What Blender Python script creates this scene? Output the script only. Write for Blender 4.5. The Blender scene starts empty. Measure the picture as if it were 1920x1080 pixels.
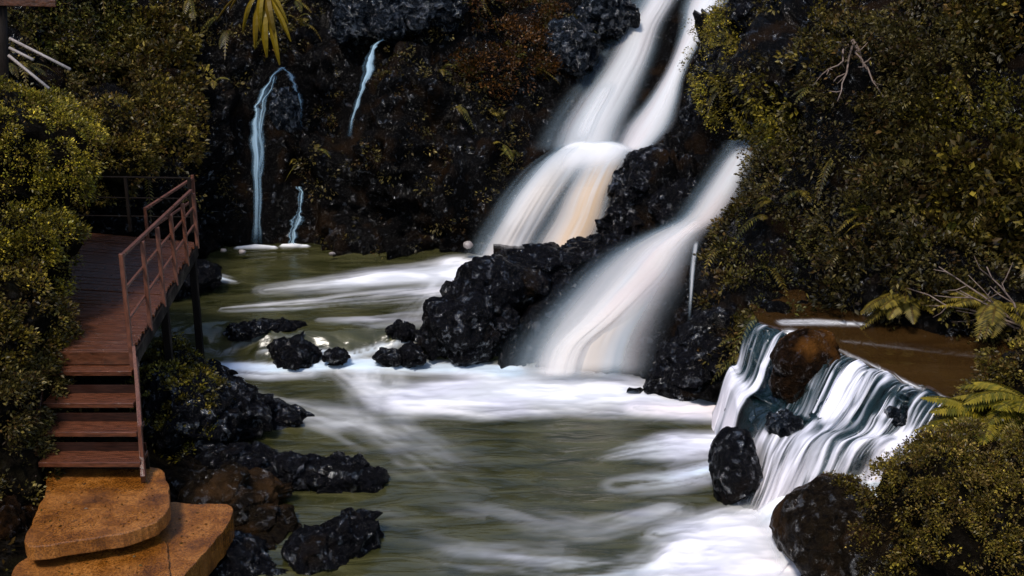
import bpy, bmesh, math, random
import numpy as np
from mathutils import Vector
random.seed(7); RNG = np.random.default_rng(11)
SC = bpy.context.scene
COL = SC.collection
# ------------------------------------------------------------------ camera model
TH = math.radians(18.0); FPX = 2318.0; CAM = np.array([0.0, 0.0, 7.0])
cT, sT = math.cos(TH), math.sin(TH)
def ray(px, py):
    px = np.asarray(px, float); py = np.asarray(py, float)
    a = (px-960)/FPX; b = (540-py)/FPX
    return np.stack([a, cT+b*sT, -sT+b*cT], -1)
def PY(px, py, Y):
    d = ray(px, py); return CAM + d*(np.asarray(Y, float)/d[..., 1])[..., None]
def PZ(px, py, z):
    d = ray(px, py); return CAM + d*((z-7.0)/d[..., 2])[..., None]
def proj(P):
    Q = P-CAM; f = Q[..., 1]*cT-Q[..., 2]*sT; u = Q[..., 1]*sT+Q[..., 2]*cT
    f = np.maximum(f, .1)
    return 960+FPX*Q[..., 0]/f, 540-FPX*u/f
# ------------------------------------------------------------------ noise
def _h(i, j, k):
    h = (i.astype(np.int64)*374761393 + j.astype(np.int64)*668265263 + k.astype(np.int64)*2147483647+1442695) & 0xffffffff
    h = ((h ^ (h >> 13))*1274126177) & 0xffffffff
    h = ((h ^ (h >> 16))*2246822519) & 0xffffffff
    return ((h ^ (h >> 15)) & 0xffffff)/float(0xffffff)
def vn(P):
    P = np.asarray(P, float); I = np.floor(P).astype(np.int64); f = P-I; f = f*f*f*(f*(f*6-15)+10)
    x, y, z = I[..., 0], I[..., 1], I[..., 2]; fx, fy, fz = f[..., 0], f[..., 1], f[..., 2]
    r = 0
    for a in (0, 1):
        for b in (0, 1):
            for c in (0, 1):
                w = (fx if a else 1-fx)*(fy if b else 1-fy)*(fz if c else 1-fz)
                r = r+w*_h(x+a, y+b, z+c)
    return r
def fbm(P, o=4, g=.5, seed=0.0):
    P = np.asarray(P, float)+seed*17.31; s = 0; a = 1; t = 0
    for i in range(o):
        s = s+a*vn(P*(2.03**i)+i*5.7); t += a; a *= g
    return s/t
def ridged(P, o=4, seed=0.0, g=.5):
    P = np.asarray(P, float)+seed*13.7; s = 0; a = 1; t = 0
    for i in range(o):
        s = s+a*(1-np.abs(2*vn(P*(2.1**i)+i*9.1)-1)); t += a; a *= g
    return s/t
def facet(P, seed=0, tilt=1.3):
    """angular broken-rock relief: every cell of a jittered grid is its own tilted plane"""
    P = np.asarray(P, float)+seed*3.7; sh = P.shape[:-1]; P = P.reshape(-1, 3); I = np.floor(P).astype(np.int64); bd = np.full(len(P), 1e9); h = np.zeros(len(P))
    for a in (-1, 0, 1):
        for b in (-1, 0, 1):
            for c in (-1, 0, 1):
                x, y, z = I[:, 0]+a, I[:, 1]+b, I[:, 2]+c
                j = np.stack([_h(x, y, z), _h(x+57, y, z), _h(x, y+91, z)], 1); q = P-(np.stack([x, y, z], 1)+j); d = (q*q).sum(1); m = d < bd
                n = np.stack([_h(x, y, z+33), _h(x+7, y+5, z), _h(x, y+11, z+3)], 1)-.5
                h = np.where(m, (_h(x+3, y+3, z+3)-.5)+tilt*(n*q).sum(1)*2, h); bd = np.where(m, d, bd)
    return h.reshape(sh)
def ss(a, b, x):
    t = np.clip((x-a)/(b-a), 0, 1); return t*t*(3-2*t)
# ------------------------------------------------------------------ object helpers
def tag(o, label=None, cat=None, group=None, kind=None):
    if label: o['label'] = label
    if cat: o['category'] = cat
    if group: o['group'] = group
    if kind: o['kind'] = kind
    return o
def mesh_np(name, V, F, mat, parent=None, attrs=None, smooth=True):
    V = np.asarray(V, np.float32).reshape(-1, 3); F = np.asarray(F, np.int32); n = F.shape[1]
    me = bpy.data.meshes.new(name)
    me.vertices.add(len(V)); me.vertices.foreach_set('co', V.ravel())
    me.loops.add(F.size); me.loops.foreach_set('vertex_index', F.ravel())
    me.polygons.add(len(F)); me.polygons.foreach_set('loop_start', np.arange(0, F.size, n, dtype=np.int32))
    me.polygons.foreach_set('loop_total', np.full(len(F), n, np.int32))
    me.polygons.foreach_set('use_smooth', np.full(len(F), smooth))
    me.update(calc_edges=True)
    for k, v in (attrs or {}).items():
        v = np.asarray(v, np.float32)
        if v.ndim == 1:
            at = me.attributes.new(k, 'FLOAT', 'POINT'); at.data.foreach_set('value', v)
        else:
            if v.shape[1] == 3: v = np.c_[v, np.ones(len(v), np.float32)]
            at = me.attributes.new(k, 'FLOAT_COLOR', 'POINT'); at.data.foreach_set('color', v.ravel())
    me.materials.append(mat)
    o = bpy.data.objects.new(name, me); COL.objects.link(o)
    if parent: o.parent = parent
    return o
def empty(name, loc=(0, 0, 0)):
    o = bpy.data.objects.new(name, None); o.location = loc; COL.objects.link(o); return o
def gridF(nu, nv):
    i = np.arange(nu*nv).reshape(nu, nv)
    return np.stack([i[:-1, :-1], i[1:, :-1], i[1:, 1:], i[:-1, 1:]], -1).reshape(-1, 4)
class MB:
    """collects boxes / tubes / prisms into one mesh"""
    def __init__(s): s.v = []; s.f = []
    def box(s, c, ax, ay, az):
        c, ax, ay, az = [np.asarray(q, float) for q in (c, ax, ay, az)]
        b = len(s.v)
        for k in (-.5, .5):
            for j in (-.5, .5):
                for i in (-.5, .5): s.v.append(c+ax*i+ay*j+az*k)
        for q in ((0, 2, 3, 1), (4, 5, 7, 6), (0, 1, 5, 4), (2, 6, 7, 3), (0, 4, 6, 2), (1, 3, 7, 5)): s.f.append([b+t for t in q])
    def bar(s, p, q, w, h, up=(0, 0, 1)):
        p, q = np.asarray(p, float), np.asarray(q, float); d = q-p; L = np.linalg.norm(d); d /= L
        up = np.asarray(up, float); sd = np.cross(d, up); sd /= np.linalg.norm(sd)+1e-9; u = np.cross(sd, d)
        s.box((p+q)/2, d*L, sd*w, u*h)
    def tube(s, pts, r, n=8):
        pts = [np.asarray(p, float) for p in pts]; b = len(s.v)
        r = r if hasattr(r, '__len__') else [r]*len(pts)
        for i, p in enumerate(pts):
            d = pts[min(i+1, len(pts)-1)]-pts[max(i-1, 0)]; d = d/(np.linalg.norm(d)+1e-9)
            a = np.cross(d, (0, 0, 1) if abs(d[2]) < .9 else (1, 0, 0)); a /= np.linalg.norm(a); c = np.cross(d, a)
            for k in range(n):
                t = 2*math.pi*k/n; s.v.append(p+r[i]*(a*math.cos(t)+c*math.sin(t)))
        for i in range(len(pts)-1):
            for k in range(n):
                s.f.append([b+i*n+k, b+i*n+(k+1) % n, b+(i+1)*n+(k+1) % n, b+(i+1)*n+k])
        s.f.append([b+k for k in range(n)][::-1]); s.f.append([b+(len(pts)-1)*n+k for k in range(n)])
    def prism(s, poly, z0, z1):
        b = len(s.v); n = len(poly)
        for z in (z0, z1):
            for p in poly: s.v.append(np.array([p[0], p[1], z]))
        s.f.append([b+k for k in range(n)][::-1]); s.f.append([b+n+k for k in range(n)])
        for k in range(n): s.f.append([b+k, b+(k+1) % n, b+n+(k+1) % n, b+n+k])
    def build(s, name, mat, parent=None, bevel=0, smooth=False):
        me = bpy.data.meshes.new(name); bm = bmesh.new()
        vs = [bm.verts.new(v) for v in s.v]
        for f in s.f:
            try: bm.faces.new([vs[i] for i in f])
            except ValueError: pass
        bmesh.ops.recalc_face_normals(bm, faces=bm.faces)
        bm.to_mesh(me); bm.free(); me.materials.append(mat)
        if smooth: me.polygons.foreach_set('use_smooth', [True]*len(me.polygons))
        o = bpy.data.objects.new(name, me); COL.objects.link(o)
        if bevel:
            m = o.modifiers.new('bevel', 'BEVEL'); m.width = bevel; m.segments = 2; m.limit_method = 'ANGLE'
        if parent: o.parent = parent
        return o
# ------------------------------------------------------------------ materials
def mat(name):
    m = bpy.data.materials.new(name); m.use_nodes = True; nt = m.node_tree
    return m, nt, nt.nodes['Principled BSDF'], nt.nodes['Material Output']
def N(nt, t, **k):
    n = nt.nodes.new(t)
    for a, b in k.items():
        if a in ('Scale', 'Detail', 'Roughness', 'Strength', 'Distance', 'Fac', 'Distortion', 'Randomness'): n.inputs[a].default_value = b
        else: setattr(n, a, b)
    return n
def ramp(nt, src, stops):
    r = nt.nodes.new('ShaderNodeValToRGB'); e = r.color_ramp.elements
    while len(e) < len(stops): e.new(.5)
    for i, (p, c) in enumerate(stops):
        e[i].position = p; e[i].color = (*c, 1) if len(c) == 3 else c
    nt.links.new(src, r.inputs[0]); return r
def coords(nt):
    g = nt.nodes.new('ShaderNodeNewGeometry'); return g.outputs['Position']
def rock_mat(name, dark, mid, patch, rough=.32, bump=1.0, patch_lo=.62, wet_lo=.55, spec=1.0, ior=1.6):
    m, nt, p, o = mat(name); L = nt.links; co = coords(nt)
    n1 = N(nt, 'ShaderNodeTexNoise', Scale=1.7, Detail=6); n2 = N(nt, 'ShaderNodeTexNoise', Scale=14, Detail=8, Roughness=.7)
    n3 = N(nt, 'ShaderNodeTexVoronoi', Scale=9.0)
    for n in (n1, n2, n3): L.new(co, n.inputs['Vector'])
    r2 = ramp(nt, n2.outputs[0], [(.35, dark), (.7, mid)])
    rp = ramp(nt, n1.outputs[0], [(patch_lo-.08, (0, 0, 0)), (patch_lo+.08, (1, 1, 1))])
    mx = N(nt, 'ShaderNodeMixRGB'); L.new(rp.outputs[0], mx.inputs[0]); L.new(r2.outputs[0], mx.inputs[1]); mx.inputs[2].default_value = (*patch, 1)
    L.new(mx.outputs[0], p.inputs['Base Color'])
    rr = ramp(nt, n2.outputs[0], [(.3, (rough*1.3,)*3), (.7, (rough*.7,)*3)]); L.new(rr.outputs[0], p.inputs['Roughness'])
    a = N(nt, 'ShaderNodeMath', operation='MULTIPLY_ADD'); L.new(n3.outputs[0], a.inputs[0]); a.inputs[1].default_value = .3; L.new(n2.outputs[0], a.inputs[2])
    b = N(nt, 'ShaderNodeBump', Strength=bump, Distance=.09); L.new(a.outputs[0], b.inputs['Height']); L.new(b.outputs[0], p.inputs['Normal'])
    nw = N(nt, 'ShaderNodeTexNoise', Scale=7, Detail=6, Roughness=.72); L.new(co, nw.inputs['Vector'])
    wet = ramp(nt, nw.outputs[0], [(wet_lo, (.03,)*3), (wet_lo+.09, (spec,)*3)]); L.new(wet.outputs[0], p.inputs['Specular IOR Level'])
    p.inputs['IOR'].default_value = ior
    return m
M = {}
M['rock'] = rock_mat('wet_black_rock', (.001, .001, .0013), (.0065, .006, .0075), (.012, .007, .003), patch_lo=.68, rough=.08, wet_lo=.55, bump=.75, ior=1.8)
M['rock_brown'] = rock_mat('brown_wet_rock', (.003, .0018, .001), (.022, .010, .004), (.110, .042, .008), rough=.26, patch_lo=.57, wet_lo=.55, ior=1.5)
M['cliff'] = rock_mat('cliff_rock', (.001, .0009, .0009), (.005, .0042, .0038), (.012, .0065, .003), rough=.10, patch_lo=.6, wet_lo=.57, bump=.8, ior=1.7)
M['rock_glint'] = rock_mat('streaming_wet_rock', (.0015, .002, .003), (.012, .016, .022), (.006, .006, .007), rough=.09, wet_lo=.51, bump=1.0, ior=1.8)
M['soil'] = rock_mat('dark_soil', (.002, .0015, .001), (.010, .007, .004), (.012, .010, .004), rough=.7, spec=.2, ior=1.45)
M['rock_umber'] = rock_mat('umber_rock', (.0015, .001, .001), (.014, .009, .004), (.036, .018, .007), rough=.16, patch_lo=.6, wet_lo=.55, bump=.7)
def leaf_mat():
    m, nt, p, o = mat('leaf'); L = nt.links
    a = N(nt, 'ShaderNodeAttribute', attribute_name='col'); L.new(a.outputs['Color'], p.inputs['Base Color'])
    p.inputs['Roughness'].default_value = .38; p.inputs['Specular IOR Level'].default_value = .22
    t = N(nt, 'ShaderNodeBsdfTranslucent'); L.new(a.outputs['Color'], t.inputs['Color'])
    x = N(nt, 'ShaderNodeMixShader'); x.inputs[0].default_value = .22
    L.new(p.outputs[0], x.inputs[1]); L.new(t.outputs[0], x.inputs[2]); L.new(x.outputs[0], o.inputs[0]); return m
M['leaf'] = leaf_mat()
def wood_mat(name, c1, c2, rough, sc=(3, 3, 3), sp=.5):
    m, nt, p, o = mat(name); L = nt.links; co = coords(nt)
    mp = N(nt, 'ShaderNodeMapping'); mp.inputs['Scale'].default_value = sc; L.new(co, mp.inputs[0])
    n = N(nt, 'ShaderNodeTexNoise', Scale=6, Detail=8, Roughness=.65); L.new(mp.outputs[0], n.inputs['Vector'])
    n2 = N(nt, 'ShaderNodeTexNoise', Scale=2.2, Detail=4); L.new(co, n2.inputs['Vector'])
    r = ramp(nt, n.outputs[0], [(.3, c1), (.72, c2)]); L.new(r.outputs[0], p.inputs['Base Color'])
    rr = ramp(nt, n2.outputs[0], [(.35, (rough*.5,)*3), (.65, (min(1, rough*1.5),)*3)]); L.new(rr.outputs[0], p.inputs['Roughness'])
    b = N(nt, 'ShaderNodeBump', Strength=.4, Distance=.02); L.new(n.outputs[0], b.inputs['Height']); L.new(b.outputs[0], p.inputs['Normal'])
    p.inputs['Specular IOR Level'].default_value = sp
    return m
M['plank'] = wood_mat('wet_red_brown_wood', (.020, .007, .003), (.13, .044, .020), .24, (1, 9, 3))
M['tread'] = wood_mat('wet_tread_wood', (.022, .007, .003), (.15, .048, .022), .2, (1, 9, 6))
M['riser'] = wood_mat('dark_red_timber', (.008, .003, .002), (.035, .012, .007), .6, (1, 9, 6), .15)
M['rail'] = wood_mat('painted_rail', (.040, .013, .007), (.17, .060, .034), .45, (8, 8, 2))
M['post'] = wood_mat('dark_timber', (.004, .003, .002), (.014, .009, .007), .8, (9, 9, 1), .12)
M['pale_pole'] = wood_mat('pale_pole', (.16, .13, .12), (.34, .30, .28), .5, (3, 3, 3))
M['twig'] = wood_mat('twig_bark', (.05, .032, .024), (.22, .15, .115), .7)
def slab_mat():
    m, nt, p, o = mat('wet_orange_concrete'); L = nt.links; co = coords(nt)
    n1 = N(nt, 'ShaderNodeTexNoise', Scale=3.2, Detail=9, Roughness=.7); n2 = N(nt, 'ShaderNodeTexNoise', Scale=60, Detail=7, Roughness=.7); n3 = N(nt, 'ShaderNodeTexNoise', Scale=1.3, Detail=3)
    for n in (n1, n2, n3): L.new(co, n.inputs['Vector'])
    r = ramp(nt, n1.outputs[0], [(.30, (.06, .020, .004)), (.48, (.21, .074, .010)), (.72, (.42, .175, .040))])
    d = ramp(nt, n2.outputs[0], [(.42, (.25, .20, .17)), (.56, (1.1, 1.05, 1.0))])
    x = N(nt, 'ShaderNodeMixRGB', blend_type='MULTIPLY'); x.inputs[0].default_value = .8
    L.new(r.outputs[0], x.inputs[1]); L.new(d.outputs[0], x.inputs[2]); L.new(x.outputs[0], p.inputs['Base Color'])
    rr = ramp(nt, n3.outputs[0], [(.4, (.14,)*3), (.6, (.5,)*3)]); L.new(rr.outputs[0], p.inputs['Roughness'])
    b = N(nt, 'ShaderNodeBump', Strength=.6, Distance=.03)
    ad = N(nt, 'ShaderNodeMath', operation='MULTIPLY_ADD'); L.new(n2.outputs[0], ad.inputs[0]); ad.inputs[1].default_value = .3; L.new(n1.outputs[0], ad.inputs[2])
    L.new(ad.outputs[0], b.inputs['Height']); L.new(b.outputs[0], p.inputs['Normal']); return m
M['slab'] = slab_mat()
def pool_mat(name, deep, lite, streak=(1.2, 4, 1), bs=.35, ro=.22):
    m, nt, p, o = mat(name); L = nt.links; co = coords(nt)
    mp = N(nt, 'ShaderNodeMapping'); mp.inputs['Scale'].default_value = streak; L.new(co, mp.inputs[0])
    n = N(nt, 'ShaderNodeTexNoise', Scale=1.1, Detail=5, Distortion=.6); L.new(mp.outputs[0], n.inputs['Vector'])
    r = ramp(nt, n.outputs[0], [(.32, deep), (.68, lite)]); L.new(r.outputs[0], p.inputs['Base Color'])
    p.inputs['Roughness'].default_value = ro; p.inputs['Specular IOR Level'].default_value = .5
    b = N(nt, 'ShaderNodeBump', Strength=bs, Distance=.12); L.new(n.outputs[0], b.inputs['Height']); L.new(b.outputs[0], p.inputs['Normal'])
    f = N(nt, 'ShaderNodeAttribute', attribute_name='foam'); c = N(nt, 'ShaderNodeAttribute', attribute_name='col')
    q = N(nt, 'ShaderNodeBsdfPrincipled'); q.inputs['Roughness'].default_value = .7; q.inputs['Specular IOR Level'].default_value = .2
    L.new(c.outputs['Color'], q.inputs['Base Color'])
    x = N(nt, 'ShaderNodeMixShader'); L.new(f.outputs['Fac'], x.inputs[0]); L.new(p.outputs[0], x.inputs[1]); L.new(q.outputs[0], x.inputs[2]); L.new(x.outputs[0], o.inputs[0])
    return m
M['pool'] = pool_mat('river_water', (.018, .019, .005), (.062, .058, .022))
M['pool_brown'] = pool_mat('brown_pool_water', (.024, .011, .003), (.042, .021, .006), (.5, 1.6, 1), .22, .07)
def fall_mat():
    m, nt, p, o = mat('silky_white_water'); L = nt.links
    c = N(nt, 'ShaderNodeAttribute', attribute_name='col'); f = N(nt, 'ShaderNodeAttribute', attribute_name='foam')
    L.new(c.outputs['Color'], p.inputs['Base Color']); p.inputs['Roughness'].default_value = .65; p.inputs['Specular IOR Level'].default_value = .25
    tr = N(nt, 'ShaderNodeBsdfTranslucent'); L.new(c.outputs['Color'], tr.inputs['Color'])
    w = N(nt, 'ShaderNodeMixShader'); w.inputs[0].default_value = .08; L.new(p.outputs[0], w.inputs[1]); L.new(tr.outputs[0], w.inputs[2])
    t = N(nt, 'ShaderNodeBsdfTransparent')
    x = N(nt, 'ShaderNodeMixShader'); L.new(f.outputs['Fac'], x.inputs[0]); L.new(t.outputs[0], x.inputs[1]); L.new(w.outputs[0], x.inputs[2]); L.new(x.outputs[0], o.inputs[0])
    return m
M['fall'] = fall_mat()
def glass_water():
    m, nt, p, o = mat('clear_running_water'); L = nt.links; co = coords(nt)
    p.inputs['Base Color'].default_value = (.003, .010, .012, 1); p.inputs['Roughness'].default_value = .12; p.inputs['Specular IOR Level'].default_value = .9
    n = N(nt, 'ShaderNodeTexNoise', Scale=7, Detail=5); L.new(co, n.inputs['Vector'])
    b = N(nt, 'ShaderNodeBump', Strength=.8, Distance=.08); L.new(n.outputs[0], b.inputs['Height']); L.new(b.outputs[0], p.inputs['Normal']); return m
M['ledge'] = glass_water()
# ------------------------------------------------------------------ cliff depth surface (thin plate spline in view angles)
CP = """-500 -500 26;-500 0 20;-500 400 16;-500 760 13;-200 -200 22;0 -100 23;0 0 22;0 300 19.3;150 0 24;150 300 20.8;250 100 24;300 330 21.8;350 460 22;200 460 20.8;0 500 17.8;-200 300 17
450 460 22.8;700 460 22.8;860 470 22.5;450 300 23.3;450 100 24.2;450 0 25.2;650 300 23.5;650 150 24.2;650 0 25.8;600 230 24.3;850 300 23;850 100 24.6;850 0 26;900 -300 31;400 -300 29;600 560 22.8;300 560 22;800 560 22.2;400 700 22.8;700 740 22;850 690 21
930 490 21.9;1000 495 21.7;1110 485 21.3;950 420 22.1;1100 400 22.2;1050 305 23.0;1150 300 22.8;1100 240 24.1;1120 180 24.8;1180 100 25.8;1240 0 27;1340 0 26.9;1240 220 24;1285 120 25.4;1290 -200 30
1230 350 21.6;1170 440 21.1;1290 290 22.2;1250 420 20.7;1420 290 21.4;1370 360 20.8;1310 440 19.95;1200 500 19.4;1200 600 18.0;1100 700 17.4;1000 700 17.6;1240 700 17.1;1080 600 18.7
1230 730 16.9;1310 600 17.3;1325 480 18.4;1400 600 16.5;1450 605 16.2;1700 612 15.9;1920 622 15.6;2200 640 15;2400 760 13.5;1450 760 15.9;1700 760 15.6;1440 360 19.4;1445 200 21.2;1500 480 17.2;1700 450 16.9;1900 450 16.3;1600 250 18.2;1800 250 17.6;1950 250 17;1500 100 20.4;1650 50 19.6;1850 50 18.8;1390 160 22.7;1340 250 22.6;1450 20 24;1550 -50 22.5;1400 -50 26;1800 -300 22;2400 -500 20;2200 200 16.2;1500 -500 28;900 -500 34;300 -500 32"""
CP = np.array([[float(t) for t in s.split()] for l in CP.split('\n') for s in l.split(';')])
def tps_fit(C, lam=.002):
    X = C[:, :2]/1000; n = len(X); r = np.linalg.norm(X[:, None]-X[None], axis=2)
    K = np.where(r > 0, r*r*np.log(r+1e-12), 0)+lam*np.eye(n)*.1
    A = np.zeros((n+3, n+3)); A[:n, :n] = K; A[:n, n] = 1; A[:n, n+1:] = X; A[n, :n] = 1; A[n+1:, :n] = X.T
    return X, np.linalg.solve(A, np.r_[C[:, 2], 0, 0, 0])
TX, TW = tps_fit(CP)
def cliffY(px, py):
    sh = np.shape(px); Q = np.stack([np.ravel(px), np.ravel(py)], 1)/1000; out = np.empty(len(Q))
    for i in range(0, len(Q), 20000):
        q = Q[i:i+20000]; r = np.linalg.norm(q[:, None]-TX[None], axis=2); K = np.where(r > 0, r*r*np.log(r+1e-12), 0)
        out[i:i+20000] = K@TW[:len(TX)]+TW[len(TX)]+q@TW[len(TX)+1:]
    return np.clip(out, 12, 42).reshape(sh)
# waterfall outlines: stations (py, x_left, x_right) on the cliff, water runs downwards
FALLS = {
 'A': [(-90, 1235, 1330), (0, 1208, 1276), (48, 1176, 1250), (100, 1150, 1236), (144, 1118, 1221), (193, 1078, 1202), (241, 1046, 1182), (285, 1026, 1176)],
 'B': [(-90, 1330, 1450), (0, 1284, 1378), (48, 1279, 1340), (96, 1268, 1306), (144, 1246, 1284), (193, 1210, 1276), (241, 1168, 1262), (290, 1150, 1214)],
 'C1': [(262, 1040, 1140), (285, 1012, 1118), (313, 985, 1098), (361, 946, 1066), (409, 918, 1036), (457, 890, 1010), (512, 856, 992)],
 'C2': [(262, 1100, 1200), (285, 1092, 1196), (313, 1080, 1178), (361, 1055, 1158), (409, 1030, 1148), (457, 1000, 1130), (512, 980, 1108)],
 'D': [(262, 1405, 1440), (300, 1376, 1421), (361, 1330, 1394), (409, 1292, 1362), (440, 1225, 1330), (470, 1165, 1316), (510, 1110, 1302), (550, 1070, 1285), (600, 1022, 1262), (650, 982, 1246), (712, 955, 1238)],
}
TRK = [[(y, x-24, x+24) for y, x in t] for t in ([(126, 530), (165, 498), (215, 481), (260, 480), (458, 479)], [(126, 530), (170, 556), (245, 562)], [(350, 562), (400, 560), (460, 550)], [(62, 742), (85, 705), (140, 685), (255, 655)])]
def fall_dist(px, py):
    best = np.full(np.shape(px), 9.0)
    for st in list(FALLS.values())+TRK:
        s = np.array(st); l = np.interp(py, s[:, 0], s[:, 1]); r = np.interp(py, s[:, 0], s[:, 2])
        d = np.abs(px-(l+r)/2)/((r-l)/2); dy = np.maximum(s[0, 0]-py, py-s[-1, 0])
        best = np.minimum(best, d+np.maximum(dy, 0)/30)
    return best
# foliage amount on the cliff by view direction: (x, y, rx, ry, amount)
VEG = [(150, 120, 230, 200, 1), (250, 240, 140, 120, .9), (60, 20, 200, 120, 1), (430, 60, 120, 90, .55), (380, 180, 90, 120, .5), (950, 80, 110, 110, .95), (860, 40, 60, 60, .5), (900, 220, 90, 130, .5), (600, 230, 60, 90, .25), (480, 0, 110, 40, .7),
       (800, 330, 140, 130, .30), (660, 380, 120, 90, .22), (400, 380, 80, 90, .3), (980, 20, 80, 70, .9), (800, 150, 90, 90, .3),
       (1402, 150, 50, 108, 1.3), (1735, 120, 185, 200, 1), (1560, 350, 170, 270, 1), (1800, 350, 280, 320, 1), (1420, 520, 110, 130, .95), (1330, 640, 90, 90, .35), (1530, 250, 66, 110, 1), (1600, 50, 60, 60, .8), (1750, 530, 260, 110, 1), (2050, 300, 200, 500, 1), (1340, 470, 40, 70, .5), (-200, 100, 250, 400, 1), (1450, 330, 50, 120, 1)]
def veg(px, py):
    v = np.zeros(np.shape(px))
    for x, y, rx, ry, a in VEG:
        v = np.maximum(v, a*(1-ss(.75, 1.25, np.hypot((px-x)/rx, (py-y)/ry))))
    return v*ss(1.05, 1.5, fall_dist(px, py))
gx, gy = np.meshgrid(np.arange(-500, 2401, 6.0), np.arange(-500, 765, 6.0), indexing='ij')
gY = cliffY(gx, gy); GP = PY(gx, gy, gY)
def gnormal(P):
    du = np.gradient(P, axis=0); dv = np.gradient(P, axis=1); n = np.cross(dv, du); n /= np.linalg.norm(n, axis=-1, keepdims=True)+1e-9
    return n
GN = gnormal(GP); fl = np.sign(np.sum(GN*(CAM-GP), -1, keepdims=True)); GN *= fl
fd = ss(1.15, 2.7, fall_dist(gx, gy)); vg = veg(gx, gy)
disp = (fbm(GP*.75, 3, seed=3)-.5)*2.1*np.clip(fd+.05, 0, 1) \
     + (ridged(GP*2.2, 3, seed=5)-.55)*.55*(.25+.75*fd)*(1-.5*vg) + (ridged(GP*6.5, 3, seed=8)-.5)*.16*(.35+.65*fd)
disp -= .12*(1-fd)
disp += (facet(GP*1.3, 2)*.30+facet(GP*3.6, 5)*.10)*(.10+.90*fd)*(1-.85*vg)
disp += (ridged(GP*14, 2, seed=12)-.5)*.025*(.3+.7*fd)
mD = ss(45, 130, np.hypot(gx-1395, (gy-335)*.8)); disp = np.minimum(disp, disp*mD+.02)
GD = GP+GN*disp[..., None]
cliff = mesh_np('cliff', GD, gridF(*gx.shape)[:, ::-1], M['cliff']); tag(cliff, 'dark wet rock cliff closing the gorge behind the falls', kind='structure')
GN2 = gnormal(GD); GN2 *= np.sign(np.sum(GN2*(CAM-GD), -1, keepdims=True))
# ------------------------------------------------------------------ leaves
def leaves(P, D, L, W, col, fold=.25, droop=.15):
    n = len(P); L = np.broadcast_to(L, n)[:, None]; W = np.broadcast_to(W, n)[:, None]
    D = D/(np.linalg.norm(D, axis=1, keepdims=True)+1e-9)
    R = RNG.normal(size=(n, 3)); S = np.cross(D, R); S /= np.linalg.norm(S, axis=1, keepdims=True)+1e-9
    Nn = np.cross(S, D); sg = np.where(Nn[:, 2:] < 0, -1, 1); Nn = Nn*sg
    a = P; b = P+D*L*.45+S*W*.5-Nn*W*fold*.5; d = P+D*L*.45-S*W*.5-Nn*W*fold*.5; c = P+D*L; c[:, 2] -= (L*droop)[:, 0]
    V = np.stack([a, b, c, d], 1).reshape(-1, 3); k = np.arange(n)[:, None]*4
    F = np.concatenate([k+[0, 1, 2], k+[0, 2, 3]], 1).reshape(-1, 3)
    return V, F, np.repeat(col, 4, axis=0)
PSC = np.array([1.42, 1.18, .72])
PAL = {  # base colours of foliage
 'olive': np.array([(.040, .038, .010), (.075, .066, .014), (.115, .100, .022), (.050, .034, .012), (.095, .075, .030)]),
 'lime': np.array([(.070, .075, .010), (.130, .120, .014), (.170, .150, .022), (.055, .050, .010), (.090, .085, .02)]),
 'dull': np.array([(.028, .027, .009), (.046, .043, .014), (.068, .062, .022), (.036, .024, .011), (.085, .076, .038)]),
 'rust': np.array([(.080, .035, .010), (.120, .055, .015), (.060, .030, .010), (.050, .045, .012), (.16, .080, .03)]),
 'green': np.array([(.025, .032, .009), (.050, .055, .013), (.080, .080, .020), (.030, .022, .010), (.10, .095, .03)]),
}
PAL = {k: v*PSC for k, v in PAL.items()}
def clumps(C, NC, nleaf, rad, L, pal, bright=1.0, up=.5):
    """leaf clumps: centres C with outward normals NC"""
    n = len(C)
    if n == 0: return None
    k = nleaf; d = RNG.normal(size=(n*k, 3)); d /= np.linalg.norm(d, axis=1, keepdims=True)
    nn = np.repeat(NC, k, 0); dt = np.sum(d*nn, 1, keepdims=True); d = np.where(dt < 0, d-2*dt*nn, d)
    r = np.repeat(rad*RNG.uniform(.6, 1.4, n), k)*RNG.uniform(.35, 1, n*k)**.5
    P = np.repeat(C, k, 0)+d*r[:, None]*np.array([1, 1, .8])
    D = d*.8+nn*.5+RNG.normal(size=d.shape)*.45; D[:, 2] += up*.3
    LL = L*RNG.uniform(.55, 1.35, n*k); p = PAL[pal] if isinstance(pal, str) else pal
    ci = RNG.integers(0, len(p), n); cb = RNG.uniform(.3, 1.0, n)+RNG.random(n)**5*1.6
    mixi = np.where(RNG.random(n*k) < .72, np.repeat(ci, k), RNG.integers(0, len(p), n*k))
    col = p[mixi]*(np.repeat(cb, k)*(RNG.uniform(.5, 1.05, n*k)+RNG.random(n*k)**6*1.2))[:, None]*bright
    return leaves(P, D, LL, LL*RNG.uniform(.35, .6, n*k), col)
def join(parts):
    parts = [p for p in parts if p is not None]; V = []; F = []; Cc = []; b = 0
    for v, f, c in parts: V.append(v); F.append(f+b); Cc.append(c); b += len(v)
    return np.concatenate(V), np.concatenate(F), np.concatenate(Cc)
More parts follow.
